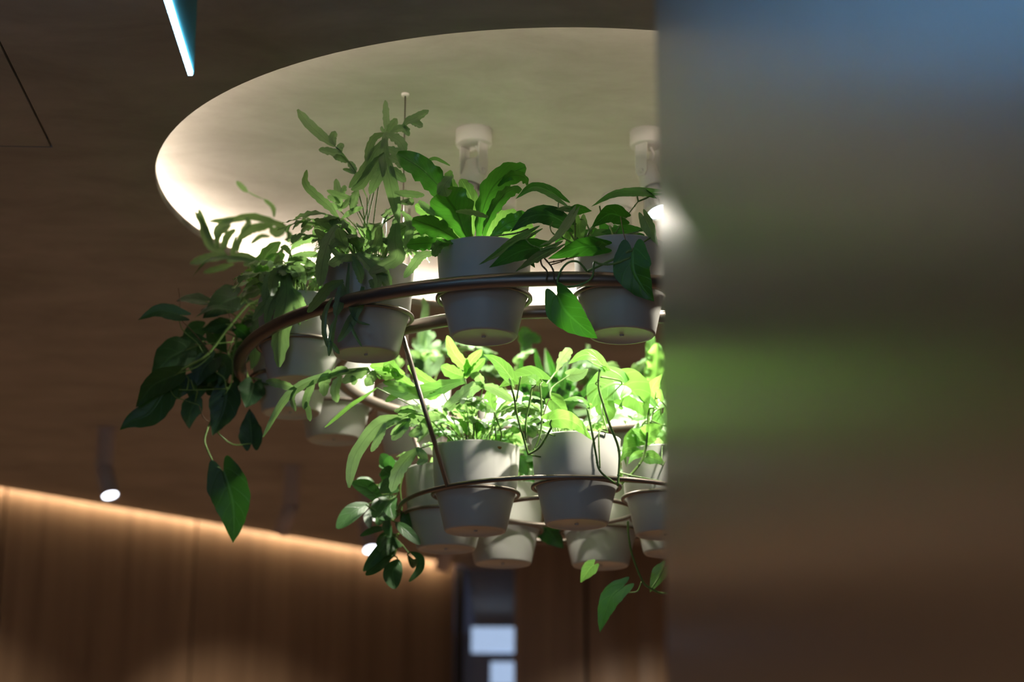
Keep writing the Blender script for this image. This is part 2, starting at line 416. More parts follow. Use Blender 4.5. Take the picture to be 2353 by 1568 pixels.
# ---------------------------------------------------------------- hanging glass blade with LED edge
def blade():
    far = at(432, 172, 3.62); y0 = far.y
    # direction: bottom edge passes through pixel (378,0) at the same height
    nr = at_z(378, 0, far.z); d = (nr - far); d.normalize()
    root = empty('hanging_glass_light', far, 'hanging clear glass blade edge lit by a bright blue white LED line, top left', 'light')
    side = V((d.y, -d.x, 0)).normalized() * -1
    if side.x < 0: side = -side
    Lh = 2.3; top = ZC - 0.001
    def slab(a, b, s0, s1, z0, z1, name, mat, fs=0):
        vv = [V((k.x, k.y, z)) for z in (z0, z1) for k in (a + side * s0, b + side * s0, b + side * s1, a + side * s1)]
        return mesh_obj(name, vv, [(0,1,2,3),(7,6,5,4),(0,4,5,1),(1,5,6,2),(2,6,7,3),(3,7,4,0)][fs:], mat, root, smooth=False)
    a = far; b = far + d * Lh
    def gl(nt, b_):
        b_.inputs['Base Color'].default_value = (0.20, 0.46, 0.46, 1); b_.inputs['Roughness'].default_value = 0.12
        tr = N(nt, 'ShaderNodeBsdfTransparent'); tr.inputs[0].default_value = (0.45, 0.66, 0.66, 1)
        ms = N(nt, 'ShaderNodeMixShader'); ms.inputs[0].default_value = 0.45
        tl = N(nt, 'ShaderNodeBsdfTranslucent'); tl.inputs[0].default_value = (0.25, 0.62, 0.62, 1)
        m2 = N(nt, 'ShaderNodeMixShader'); m2.inputs[0].default_value = 0.6
        nt.links.new(b_.outputs[0], m2.inputs[1]); nt.links.new(tl.outputs[0], m2.inputs[2])
        nt.links.new(m2.outputs[0], ms.inputs[1]); nt.links.new(tr.outputs[0], ms.inputs[2]); nt.links.new(ms.outputs[0], nt.nodes['Material Output'].inputs[0])
    M['teal'] = nmat('teal_glass', gl)
    slab(a, b, 0, 0.010, far.z + 0.001, top, 'glass_blade', M['teal'], 1)
    M['blue_led'] = emit('blue_white_led', (0.26, 0.62, 0.95), 20)
    M['dot_led'] = emit('led_chip', (0.26, 0.58, 1.0), 90)
    st = slab(a + d * 0.006, b, 0.0015, 0.0085, far.z - 0.001, far.z + 0.004, 'led_strip', M['blue_led'])
    g = G(); n = 144
    for i in range(n):
        c = a + d * (0.01 + (Lh - 0.02) * i / n) + side * 0.005
        g.box((c.x - .003, c.y - .003, far.z - .0030), (c.x + .003, c.y + .003, far.z - .0010))
    o = g.obj('led_chips', M['dot_led'], root, smooth=False); o['kind'] = 'stuff'
blade()

# ---------------------------------------------------------------- planter frame
Z1 = CAM.z + 1.2484; Z2 = CAM.z + 0.9243
def ring_pts(R, z, n=96, cx=CX, cy=CY): return [V((cx + R * math.sin(t), cy - R * math.cos(t), z)) for t in [2 * math.pi * i / n for i in range(n)]]
frame = empty('hanging_planter_frame', (CX, CY, Z1), 'two tier round bronze tube frame hung from the ceiling and holding the flower pots', 'planter frame')
R1, R2, R3, R4 = 0.7561, 0.5301, 0.3785, 0.168
for nm, R, z, r in (('upper_outer_ring', R1, Z1, 0.0150), ('upper_inner_ring', R2, Z1, 0.0145), ('lower_outer_ring', R3, Z2, 0.0052), ('lower_inner_ring', R4, Z2, 0.0052)):
    G().tube(ring_pts(R, z, 144), r, 12, closed=True).obj(nm, M['bronze'], frame)
def pol(R, deg, z): a = math.radians(deg); return V((CX + R * math.sin(a), CY - R * math.cos(a), z))
for k in range(4):
    az = -43 + 90 * k
    G().tube([pol(R2, az, Z1), pol(R3, az, Z2)], 0.0055, 10).obj('hanger_rod', M['bronze'], frame)
    p = pol(R2, az, Z1)
    c = G().tube([p, V((p.x, p.y, ZR - 0.002))], 0.0017, 6).obj('suspension_cable', M['bronze'], frame)
    r_ = G().lathe((p.x, p.y, ZR - 0.006), [(0.0001, 0), (0.008, 0), (0.009, 0.003), (0.009, 0.006)], 16).obj('cable_cap', M['white'], c)
    r_.parent = c; r_.matrix_parent_inverse = Matrix.Identity(4)
    for vtx in r_.data.vertices: vtx.co = vtx.co - frame.location
    c_loc = c.location
K = 0.95
UP_AZ = [-119, -93.2, -67.5, -41.8, -16, 9.5, 139, 164, 190, 216]
LO_AZ = [-98, -46.6, 4.9, 56.3, 107.7, 159.1, 210.6]
HOLD = 0.101 * K
def holder(c, r=0.0042):
    G().tube([V((c.x + HOLD * math.cos(t), c.y + HOLD * math.sin(t), c.z)) for t in [2 * math.pi * i / 64 for i in range(64)]], r, 8, closed=True).obj('holder_ring', M['bronze'], frame)

# ---------------------------------------------------------------- pots
def make_pot(root, c):
    # c: centre of the holder ring
    b = -0.088 * K
    prof = [(0.001, b + 0.0025), (0.062 * K, b + 0.0025), (0.064 * K, b), (0.0700 * K, b), (0.0732 * K, b + 0.004), (0.085 * K, -0.030 * K), (0.0915 * K, -0.006 * K),
            (0.0955 * K, 0.004), (0.0975 * K, 0.02), (0.1035 * K, 0.106 * K), (0.1035 * K, 0.109 * K), (0.1005 * K, 0.109 * K), (0.098 * K, 0.08 * K), (0.0001, 0.08 * K)]
    g = G().lathe(c, prof, 64)
    g.lathe(c + V((0, 0, b - 0.001)), [(0.0001, 0), (0.004, 0.0), (0.005, 0.0035)], 16)
    p = g.obj('pot', M['pot'], root)
    s = G().lathe(c, [(0.0001, 0.092 * K), (0.05, 0.094 * K), (0.0985 * K, 0.088 * K)], 32).obj('soil', M['soil'], root)
    return p

# ---------------------------------------------------------------- leaves
CR = {0: (0, 0, 1.0), 1: (260, 180, 3.1365), 2: (260, 640, 3.1365), 3: (880, 240, 3.4088), 4: (880, 660, 3.4088), 5: (760, 980, 2.9413), 7: (0, 920, 2.42), 8: (900, 1180, 3.3614)}
def prof_lance(t): return max(0.0, math.sin(math.pi * min(1, (t * 0.93 + 0.03)) ** 0.85)) ** 0.75
def prof_nest(t): return (0.16 + 0.84 * min(1, t / 0.55) ** 1.1) * (1 if t < 0.72 else max(0, 1 - ((t - 0.72) / 0.285) ** 2) ** 0.5)
def prof_blade(t): return (0.35 + 0.65 * min(1, t / 0.3)) * (1 if t < 0.6 else max(0, 1 - ((t - 0.6) / 0.41) ** 2) ** 0.6)
def prof_heart(t):
    if t < 0.26: return 0.66 + 0.34 * math.sin(math.pi / 2 * t / 0.26)
    x = (t - 0.26) / 0.74
    return max(0.0, 0.80 * (1 - x ** 1.7) + 0.20 * (1 - x) ** 1.2)
def prof_oval(t): return max(0.0, math.sin(math.pi * (t * 0.97 + 0.015))) ** 0.62
PROF = {'L': prof_blade, 'N': prof_nest, 'H': prof_heart, 'O': prof_oval, 'S': prof_lance}

def strip(g, pts, width, nref, kind='L', fold=0.25, rip=0.0, nv=14, nu=6, rnd=random, mi=0, rfreq=None):
    P = crom(pts, nv + 1); L = sum((P[i+1] - P[i]).length for i in range(nv))
    pf = PROF[kind]; v = []; f = []; uv = []
    ph = rnd.uniform(0, 6.28); ph2 = rnd.uniform(0, 6.28)
    fq = rfreq or max(2.0, L / max(width, 1e-4) * 1.3)
    T0 = (P[1] - P[0]).normalized()
    if kind == 'H': nu = max(nu, 12)
    for i, p in enumerate(P):
        t = i / nv
        T = (P[min(nv, i+1)] - P[max(0, i-1)]).normalized()
        S = T.cross(nref)
        if S.length < 1e-3: S = T.cross(V((0.3, 0.5, 0.8)))
        S.normalize(); Nn = S.cross(T)
        wdt = pf(t) * width / 2
        for j in range(nu + 1):
            u = -1 + 2 * j / nu; au = abs(u)
            e = 1 + ((0.09 * math.sin(fq * 6.283 * t * 1.3 + (ph if u > 0 else ph2)) + 0.06 * math.sin(fq * 17 * t + ph2)) * au * (0.3 if kind in 'HO' else 1) if rip else 0)
            q = p + S * u * wdt * e + Nn * (fold * au * wdt - (0.25 * fold) * au * au * wdt)
            if rip: q = q + Nn * rip * width * au * au * math.sin(fq * 6.283 * t + (ph if u > 0 else ph2)) * min(1, t * 4)
            if kind == 'H': q = q - T0 * L * 0.21 * math.sin(math.pi * min(1, au * 0.86)) ** 0.8 * max(0, 1 - t * 2.6) ** 1.6
            v.append(q); uv.append((u, t))
    for i in range(nv):
        for j in range(nu):
            a = i * (nu + 1) + j; f.append((a, a + 1, a + nu + 2, a + nu + 1))
    g.add(v, f, uv, mi)
    return P

def viewn(p, roll, T):
    n = (CAM - p).normalized()
    T = T.normalized()
    n = (n - T * n.dot(T))
    if n.length < 1e-3: n = V((0, 0, 1))
    n.normalize()
    return Matrix.Rotation(math.radians(roll), 3, T) @ n

class Plant:
    """One potted plant: root empty, pot, soil, leaves as children."""
    def __init__(s, c, label, group, mat, seed, pot=True):
        s.c = c; s.d = depth(c); s.mat = mat; s.rnd = random.Random(seed); s.vines = []
        s.root = empty('potted_plant', c, label, 'plant', group)
        make_pot(s.root, c)
        s.top = c + V((0, 0, 0.094 * K))
    def pt(s, cr, x, y, dz):
        ox, oy, k = CR[cr]; return at(ox + x / k, oy + y / k, s.d + dz)
    def px(s, cr, w): return w / CR[cr][2] * s.d / F_PX
    def spine(s, cr, pts, z0, z1):
        n = len(pts)
        return [s.pt(cr, p[0], p[1], (z0 + (z1 - z0) * i / max(1, n - 1)) if len(p) < 3 else p[2]) for i, p in enumerate(pts)]
    def stalk(s, g, a, T, r=0.0016, to=None):
        # petiole from leaf base to nearest vine or to the pot
        best = None
        if s.vines:
            best = min((q for vn in s.vines for q in vn), key=lambda q: (q - a).length)
        if best is None or (best - a).length > 0.16: best = s.top + V((s.rnd.uniform(-.03, .03), s.rnd.uniform(-.03, .03), 0)) if not s.vines else best
        b = best; mid = a.lerp(b, 0.5) - T * (a - b).length * 0.22
        g.tube(crom([a, mid, b], 9), r, 5, mi=1, r1=r * 1.2)
    def leaf(s, cr, kind, pts, w, z=(-0.02, -0.06), roll=0, stalk=True, mat=None, rip=None, fold=0.16, name='leaf', bend=None):
        P = s.spine(cr, pts, *z); T = P[1] - P[0]
        if roll == 0: roll = s.rnd.uniform(-22, 22)
        n = viewn(P[0], roll, P[-1] - P[0]); g = G()
        W = s.px(cr, w)
        rp = {'N': 0.09, 'L': 0.05, 'H': 0.015, 'O': 0.0, 'S': 0.04}[kind] if rip is None else rip
        strip(g, P, W, n, kind, fold, rp, nv={'N': 26, 'L': 20, 'H': 24}.get(kind, 14), nu=8, rnd=s.rnd)
        if stalk: s.stalk(g, P[0], T.normalized())
        return g.obj(name, [M[mat or s.mat], M['stem']], s.root)
    def vine(s, cr, pts, r_px=8, z=(0, -0.1), mat='stem', name='vine'):
        P = crom(s.spine(cr, pts, *z), max(10, len(pts) * 6)); s.vines.append(P)
        g = G().tube(P, s.px(cr, r_px) / 2, 7)
        for i in range(3, len(P) - 1, 7): g.lathe(P[i], [(0.0001, -0.003), (s.px(cr, r_px) * 0.75, 0), (0.0001, 0.003)], 7)
        return g.obj(name, M[mat], s.root)
    def frond(s, cr, strips, z=(-0.02, -0.08), roll=0, stalk=None, mat=None):
        """strips: list of (points, width); the first starts nearest the stalk"""
        g = G(); base = None
        allp = [p for st, _ in strips for p in st]
        if stalk is None: stalk = strips[0][0][0]
        sx, sy = stalk[0], stalk[1]; far = max(math.hypot(p[0]-sx, p[1]-sy) for p in allp) + 1e-6
        def Z(p): return p[2] if len(p) > 2 else z[0] + (z[1] - z[0]) * math.hypot(p[0]-sx, p[1]-sy) / far
        for st, w_ in strips:
            P = [s.pt(cr, p[0], p[1], Z(p)) for p in st]
            n = viewn(P[0], (roll or 0) + s.rnd.uniform(-24, 24), P[-1] - P[0])
            strip(g, P, s.px(cr, w_ * 1.22), n, 'L', 0.22, 0.05, nv=14, nu=6, rnd=s.rnd)
        a = s.pt(cr, sx, sy, z[0]); b = s.top + V((s.rnd.uniform(-.04, .04), s.rnd.uniform(-.04, .04), 0))
        mid = a.lerp(b, 0.5) + V((0, 0, 0.02)); g.tube(crom([a, mid, b], 9), 0.0013, 5, mi=1)
        return g.obj('frond', [M[mat or s.mat], M['stem']], s.root)
    def lobed(s, spine3, lobe, nl, w, nref, droop=0.3, mat=None, stalk=0.35, jag=0.15, rw=0.35):
        """3D fern frond: spine3 world points; lobes along it"""
        g = G(); P = crom(spine3, 40); n = len(P); i0 = int(n * stalk)
        L = (P[-1] - P[i0]).length
        g.tube(P[:i0 + 2], 0.0015, 5, mi=1, r1=0.0011)
        g.tube(P[i0:], 0.0012, 4, mi=1, r1=0.0005)
        strip(g, P[i0:], w * 1.15, nref, 'L', 0.15, 0.04, nv=16, nu=4, rnd=s.rnd)
        for k in range(nl):
            t = (k + 0.5) / nl * 0.86; i = i0 + int((n - 1 - i0) * t)
            T = (P[min(n-1, i+1)] - P[max(0, i-1)]).normalized(); S = T.cross(nref); S.normalize(); Nn = S.cross(T)
            ln = lobe * (0.55 + 0.45 * math.sin(math.pi * min(1, t * 1.1 + 0.22))) * s.rnd.uniform(1 - jag, 1 + jag) * (1.1 - 0.45 * t)
            for sd in (-1, 1):
                if s.rnd.random() < 0.06: continue
                an = math.radians(s.rnd.uniform(42, 58)); D = T * math.cos(an) + S * sd * math.sin(an)
                a = P[i]; b = a + D * ln * 0.5 + Nn * ln * s.rnd.uniform(-.08, .12)
                c = a + (D + T * 0.25).normalized() * ln + V((0, 0, -droop * ln * s.rnd.uniform(0.5, 1.3))) + Nn * ln * s.rnd.uniform(-.1, .15)
                strip(g, [a, b, c], w * s.rnd.uniform(0.85, 1.15), Nn, 'L', 0.2, 0.05, nv=9, nu=4, rnd=s.rnd)
        return g.obj('frond', [M[mat or s.mat], M['stem']], s.root)
    def autofern(s, n, length=(0.16, 0.28), azr=(0, 360), up=(0.4, 1.1), lobe=0.06, w=0.018, nl=6, droop=0.4, mat=None, blade=0.25):
        for k in range(n):
            az = math.radians(azr[0] + (azr[1] - azr[0]) * (k + s.rnd.uniform(0.1, 0.9)) / n)
            o = V((math.sin(az), -math.cos(az), 0)); L = s.rnd.uniform(*length); u = s.rnd.uniform(*up)
            a = s.top + o * s.rnd.uniform(0.005, 0.05)
            d0 = (o * 0.45 + V((0, 0, u))).normalized()
            b = a + d0 * L * 0.45; c = b + (o * 0.9 + V((0, 0, u * 0.35))).normalized() * L * 0.33
            e = c + (o * 1.0 + V((0, 0, -0.5 * droop - 0.1))).normalized() * L * 0.30
            nref = (V((0, 0, 1)) + o * -0.3 + V((s.rnd.uniform(-.5, .5), s.rnd.uniform(-.9, .1), s.rnd.uniform(-.3, .3)))).normalized()
            if s.rnd.random() < blade:
                g = G(); P = crom([a, b, c, e], 24)
                g.tube(P[:8], 0.0013, 5, mi=1); strip(g, P[6:], w * 1.5, nref, 'L', 0.2, 0.06, nv=18, nu=6, rnd=s.rnd)
                g.obj('frond', [M[mat or s.mat], M['stem']], s.root)
            else: s.lobed([a, b, c, e], lobe, nl, w, nref, droop, mat)
    def wires(s, n, h=(0.06, 0.16), sp=0.07):
        g = G()
        for k in range(n):
            a = s.top + V((s.rnd.uniform(-.04, .04), s.rnd.uniform(-.04, .04), 0)); b = a + V((s.rnd.uniform(-sp, sp), s.rnd.uniform(-sp, sp), s.rnd.uniform(*h)))
            g.tube(crom([a, a.lerp(b, .5) + V((s.rnd.uniform(-.012, .012), 0, .01)), b], 7), 0.0009, 4)
        return g.obj('bare_stalks', M['stem'], s.root)
    def autohearts(s, n, box, size=(0.05, 0.08), mat=None, kind='H', dz=(-0.12, 0.08)):
        # box in photo pixels around the plant; used for the dense middle of the crown
        for k in range(n):
            x = s.rnd.uniform(box[0], box[2]); y = s.rnd.uniform(box[1], box[3]); L = s.rnd.uniform(*size)
            a = at(x, y, s.d + s.rnd.uniform(*dz)); d = V((s.rnd.uniform(-1, 1), s.rnd.uniform(-.7, .3), s.rnd.uniform(-1, .1))).normalized()
            b = a + d * L; g = G()
            nref = (V((s.rnd.uniform(-.6, .6), -0.8, s.rnd.uniform(0.1, 1))).normalized())
            strip(g, [a, a.lerp(b, .5) + V((0, 0, .004)), b], L * 0.78, nref, kind, 0.2, 0.02, nv=14, nu=6, rnd=s.rnd)
            s.stalk(g, a, d); g.obj('leaf', [M[mat or s.mat], M['stem']], s.root)
GU = 'potted plants on the upper ring of the hanging frame'
GL = 'potted plants on the lower ring of the hanging frame'
PC = (R1 + R2) / 2; PL = (R3 + R4) / 2
def up(i): return pol(PC, UP_AZ[i], Z1)
def lo(i): return pol(PL, LO_AZ[i], Z2)
for i in range(len(UP_AZ)): holder(up(i), 0.0050)
for i in range(len(LO_AZ)): holder(lo(i), 0.0044)

# ---- B: large blue star fern over the dark pot, second from the left of the front
b = Plant(up(3), "tallest grey green fern, fronds drooping over its upper ring pot left of the nest fern", GU, 'fern', 11)
F_ = b.frond
F_(1, [([(1960,390),(1958,560),(1985,700),(2025,880),(2060,1045)],75), ([(1962,440),(1880,540),(1830,640),(1700,790)],62), ([(1958,540),(1860,650),(1790,760),(1715,805)],62),
       ([(1965,610),(1905,720),(1850,835)],62), ([(1970,400),(2060,450),(2110,530)],62), ([(1990,560),(2060,600),(2065,650)],60), ([(1990,640),(2050,690),(2110,745)],55),
       ([(1950,400),(1880,430),(1840,520),(1820,610)],50), ([(1965,500),(2040,530),(2110,540)],50)], (-.06, -.12), stalk=(1975,385))
F_(1, [([(1600,490),(1520,430),(1400,320),(1328,225)],62), ([(1600,480),(1580,440),(1600,380)],48), ([(1640,535),(1635,500),(1660,472)],42), ([(1650,550),(1570,530),(1482,512)],48),
       ([(1685,605),(1640,575),(1585,565)],40), ([(1745,685),(1725,640),(1695,598)],42), ([(1750,690),(1700,665),(1655,655)],24), ([(1830,860),(1750,690),(1655,550),(1590,480)],16)], (.0, .04), stalk=(1830,860))
F_(1, [([(1970,390),(1968,280),(1962,158)],40), ([(1975,390),(2010,340),(2045,290)],50), ([(1965,390),(1940,370),(1935,345)],22)], (.02, .04), stalk=(1975,400))
F_(1, [([(2090,355),(2120,310),(2180,285),(2275,232)],50), ([(2140,312),(2190,325),(2230,352)],44), ([(2000,395),(2050,365),(2100,365),(2135,415)],46), ([(2100,360),(2140,370)],20)], (-.02, -.05), stalk=(1990,400))
b.leaf(1, 'L', [(1625,1015),(1560,930),(1480,860),(1385,760),(1395,660)], 62, (-.02, -.07))
b.leaf(1, 'L', [(1730,870),(1640,845),(1540,808)], 42, (-.01, -.03)); 
F_(1, [([(1640,960),(1625,840),(1605,725)],50), ([(1635,900),(1590,870),(1545,850)],36), ([(1635,860),(1660,810),(1670,770)],36), ([(1640,930),(1600,930),(1570,900)],36), ([(1640,940),(1680,900),(1700,860)],36)], (.06, .1))
b.leaf(1, 'L', [(2080,955),(2140,1050),(2105,1250)], 62, (-.03, -.09))
b.leaf(1, 'L', [(2040,1010),(2030,1180),(2045,1290),(1960,1350),(1845,1405)], 112, (-.05, -.13))
b.leaf(1, 'L', [(1610,1060),(1550,1180),(1510,1330),(1490,1500)], 100, (-.06, -.15))
b.leaf(1, 'L', [(1620,1090),(1540,1050),(1450,1015)], 56, (-.03, -.08)); b.leaf(1, 'L', [(1660,1170),(1540,1155),(1452,1090)], 62, (-.04, -.1))
b.leaf(1, 'L', [(1760,800),(1740,860),(1720,960)], 60, (.0, -.03)); b.leaf(1, 'L', [(1650,1010),(1720,960),(1800,930)], 40, (-.02, -.04))
F_(2, [([(1700,-110),(1690,30),(1690,130),(1750,300),(1850,335)],26), ([(1660,20),(1560,60),(1480,150),(1400,245)],62), ([(1650,40),(1640,140),(1605,275)],66), ([(1800,60),(1770,200),(1700,340),(1620,460)],56),
       ([(1850,10),(1890,60),(1905,130)],60), ([(1900,-40),(1970,20),(2005,92)],62), ([(1580,140),(1530,240),(1520,380),(1545,500)],30), ([(1610,270),(1580,380),(1555,560)],36), ([(1700,300),(1740,400),(1792,492)],18),
       ([(1560,450),(1600,500),(1630,545)],26)], (-.09, -.16), stalk=(1760,-130))
F_(1, [([(1850,1250),(1760,1290),(1640,1290),(1550,1200)],50), ([(1700,1200),(1610,1180),(1560,1230)],50), ([(1680,1250),(1640,1150),(1620,1080)],66), ([(1670,1280),(1590,1330),(1550,1340)],56),
       ([(1720,1280),(1780,1400),(1790,1480)],56), ([(1760,1260),(1900,1420),(1905,1530)],60), ([(1800,1260),(1930,1360),(2005,1520)],60), ([(1820,1250),(1900,1200),(1920,1060)],50)], (-.05, -.15))
b.autofern(14, (0.13, 0.22), (60, 330), (0.6, 1.3), 0.05, 0.016, 5, 0.4); b.autofern(4, (0.10, 0.16), (-60, 60), (0.5, 1.0), 0.045, 0.016, 4, 0.5)
b.autofern(8, (0.16, 0.30), (100, 260), (1.0, 1.8), 0.05, 0.018, 5, 0.3, mat='pothos'); b.autofern(8, (0.14, 0.26), (-90, 90), (0.9, 1.7), 0.05, 0.019, 5, 0.5)
b.wires(26)

# ---- A: fern with a hanging yellow green frond
a = Plant(up(2), "fern hanging one long ribbed yellow green frond over the upper ring's left bend", GU, 'fern', 12)
F_ = a.frond
F_(2, [([(1235,-60),(1250,100),(1225,280),(1205,450),(1195,640)],108), ([(1240,60),(1180,110),(1130,200),(1100,335)],66), ([(1245,80),(1150,150),(1080,200),(1005,305)],56), ([(1280,70),(1340,170),(1395,305)],66),
       ([(1300,200),(1325,270),(1345,340)],34), ([(1220,-60),(1140,-20),(1110,60),(1100,200)],60)], (-.06, -.15), stalk=(1240,-70), mat='fern')
a.leaf(1, 'L', [(1285,1230),(1330,1185),(1400,1160),(1485,1155)], 56, (-.05, -.1)); a.leaf(1, 'L', [(1260,1310),(1360,1310),(1465,1350)], 56, (-.06, -.12))
a.leaf(1, 'L', [(1240,1330),(1340,1370),(1385,1480)], 60, (-.06, -.12)); a.leaf(1, 'L', [(1225,1350),(1160,1440),(1140,1570)], 84, (-.06, -.13)); a.leaf(1, 'L', [(1280,1270),(1240,1220),(1205,1215)], 40, (-.05, -.08))
a.leaf(1, 'L', [(1270,1290),(1400,1270),(1500,1280)], 50, (-.03, -.07)); a.leaf(1, 'L', [(1230,1320),(1180,1330),(1190,1270)], 50, (-.05, -.08))
F_(1, [([(1090,1540),(1060,1400),(1110,1270),(1205,1180)],90), ([(1080,1400),(1030,1370),(1010,1330)],56), ([(1110,1290),(1180,1290),(1240,1270)],56), ([(1080,1450),(1160,1430),(1230,1400)],60), ([(1080,1480),(1000,1450),(1000,1400)],56)], (.0, .04), mat='pothos')
a.autofern(14, (0.10, 0.2), (-150, 190), (0.5, 1.2), 0.05, 0.018, 5, 0.5); a.autofern(7, (0.10, 0.17), (-120, 20), (0.3, 0.8), 0.05, 0.02, 4, 0.7); a.autofern(6, (0.12, 0.2), (90, 250), (0.8, 1.5), 0.05, 0.018, 5, 0.3, mat='pothos'); a.wires(14)

# ---- C: heart leaf philodendron spilling to the far left
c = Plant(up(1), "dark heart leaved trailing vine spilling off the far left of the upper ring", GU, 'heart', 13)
vz = c.vine
vz(2, [(1090,140),(1000,180),(950,215),(820,370),(680,550),(560,620),(440,695)], 20, (0, -.16)); vz(2, [(960,260),(900,400),(850,620),(800,820),(740,950),(700,1040),(680,1090),(660,1170),(690,1260),(742,1362)], 13, (0, -.15))
vz(2, [(700,540),(640,460),(560,370),(480,290)], 7, (-.12, -.15), 'brown_stem'); vz(2, [(465,255),(500,370),(600,460),(650,540)], 6, (-.16, -.14)); vz(2, [(940,450),(800,465),(640,475)], 8, (-.05, -.1))
vz(2, [(700,560),(600,640),(440,695)], 9, (-.12, -.16)); vz(2, [(400,775),(440,850),(520,880),(620,915)], 6, (-.16, -.14)); vz(2, [(430,800),(560,805),(700,800),(820,795)], 7, (-.14, -.1)); vz(2, [(620,920),(650,1000),(690,1035)], 7, (-.14, -.14), 'brown_stem')
vz(2, [(870,420),(830,540),(860,600),(855,740),(810,830)], 9, (-.06, -.12)); vz(2, [(735,600),(740,670),(800,720),(815,800)], 9, (-.1, -.12)); vz(2, [(1000,200),(920,330),(880,500),(960,660),(965,740)], 10, (0, -.08)); vz(2, [(830,250),(870,330),(960,440)], 6, (-.1, -.1), 'brown_stem')
vz(2, [(480,250),(482,160),(470,68)], 6, (-.15, -.15), 'brown_stem', 'sprout')
H = c.leaf
H(2, 'H', [(490,265),(330,232),(178,300)], 112, (-.16, -.17), 14); H(2, 'H', [(890,130),(800,170),(645,290)], 215, (-.05, -.1)); H(2, 'H', [(840,222),(720,212),(588,282)], 56, (-.1, -.13), 50)
H(2, 'H', [(810,330),(720,350),(638,370)], 120, (-.03, -.05)); H(2, 'H', [(645,450),(560,425),(475,425)], 70, (-.12, -.14)); H(2, 'H', [(520,520),(400,580),(275,720)], 250, (-.08, -.12))
H(2, 'H', [(440,700),(290,770),(163,930)], 190, (-.17, -.18)); H(2, 'H', [(385,790),(260,970),(130,1030),(48,1095)], 235, (-.14, -.16)); H(2, 'H', [(720,580),(650,650),(600,780)], 180, (-.1, -.12))
H(2, 'H', [(820,810),(790,960),(715,1135)], 230, (-.08, -.1)); H(2, 'H', [(590,890),(550,980),(548,1085)], 150, (-.1, -.12)); H(2, 'H', [(1010,760),(990,840),(955,935)], 195, (-.08, -.1))
H(2, 'H', [(997,1190),(990,1080),(982,938)], 175, (-.07, -.07)); H(7, 'H', [(1243,400),(1290,560),(1300,700),(1295,795)], 225, (-.15, -.15), 10); H(2, 'H', [(895,365),(950,400),(1000,500)], 110, (-.12, -.13), 30); H(2, 'H', [(1015,500),(1020,580),(992,665)], 92, (-.13, -.13), 20, mat='fern')
H(2, 'H', [(740,590),(810,640),(760,780)], 150, (-.07, -.1)); H(2, 'H', [(560,720),(590,800),(560,900)], 190, (-.08, -.1)); H(2, 'H', [(520,700),(450,800),(400,900)], 200, (-.1, -.12)); H(2, 'H', [(720,400),(760,460),(820,540)], 140, (0, -.03)); H(2, 'H', [(860,600),(900,700),(880,800)], 130, (0, -.03))
H(1, 'H', [(1042,1335),(900,1300),(700,1305),(570,1430)], 60, (-.02, -.04), 62)
c.vine(1, [(975,1350),(975,1440),(1010,1560)], 12, (-.03, 0))
c.autohearts(30, (440, 690, 640, 900), (0.05, 0.075), dz=(-.08, .05))
c.autohearts(10, (560, 650, 650, 760), (0.035, 0.05), dz=(-.08, .03))

# ---- D: light fern, back left
d = Plant(up(0), "light green fern fanned against the glowing recess rim, behind the dark trailing vine", GU, 'fern', 14)
F_ = d.frond
F_(1, [([(1270,1170),(1250,1080),(1160,1040),(1000,995),(850,1020),(690,1032)],44), ([(1160,1000),(1150,930),(1085,870)],28), ([(970,820),(935,790),(888,742)],32), ([(1085,872),(1020,845),(960,812)],8),
       ([(1150,1060),(1000,1085),(895,1165)],60), ([(1240,1085),(1180,1110),(1130,1080)],60), ([(960,1000),(975,1050),(920,1110)],34), ([(870,1015),(760,1080),(735,1150)],46), ([(1130,1140),(1060,1140),(990,1195)],28), ([(1260,1100),(1275,1150),(1240,1170)],34)], (.0, -.02), mat='fern')
F_(1, [([(830,1300),(760,1240),(690,1200),(660,1100),(618,945)],52), ([(880,1090),(820,1140),(790,1240)],48), ([(885,1140),(870,1220),(850,1300)],34), ([(830,1290),(700,1290),(555,1335)],56), ([(870,1340),(760,1370),(650,1400)],40), ([(720,1210),(690,1130),(590,960)],36),
       ([(750,1230),(760,1130),(850,1060)],36), ([(900,1250),(900,1200),(930,1160)],34)], (.0, -.03), stalk=(960,1390), mat='fern')
F_(0, [([(690,665),(640,640),(590,600),(560,610)],22), ([(600,610),(560,590),(520,600)],18), ([(640,640),(600,650),(560,640)],18), ([(660,650),(640,600),(650,570)],18)], (.0, -.02))
d.autofern(9, (0.12, 0.22), (-150, 60), (0.5, 1.1), 0.055, 0.018, 5, 0.4)

# ---- P2 bird's nest fern
n = Plant(up(4), "nest fern with broad wavy leaves in the pot under the left white spotlight", GU, 'nest', 15)
L_ = lambda *q, **k: n.leaf(*q, **{'stalk': False, **k})
L_(3, 'N', [(665,1075),(620,960),(575,840),(505,735),(480,640)], 300, (0, -.06), 14); L_(3, 'N', [(545,560),(480,640),(500,725)], 150, (-.08, -.07), 50, mat='fern')
L_(3, 'N', [(745,1070),(765,900),(830,700),(940,570),(1120,490)], 205, (0, .0), 24); L_(3, 'N', [(900,640),(1000,560),(1100,570),(1140,625)], 100, (-.01, -.05), 30)
L_(3, 'N', [(785,1070),(820,920),(920,740),(1010,670),(1085,660)], 110, (0, -.06), 25); L_(3, 'N', [(690,1075),(560,780),(400,600),(280,490),(110,385)], 200, (.02, .0), 16)
L_(3, 'N', [(610,1085),(500,1010),(400,960),(230,900)], 170, (0, -.08), -20); L_(3, 'N', [(580,1090),(430,1085),(300,1090),(185,1100)], 110, (0, -.05)); L_(3, 'N', [(620,1080),(520,1080),(430,1110),(400,1190)], 90, (-.02, -.1), 35)
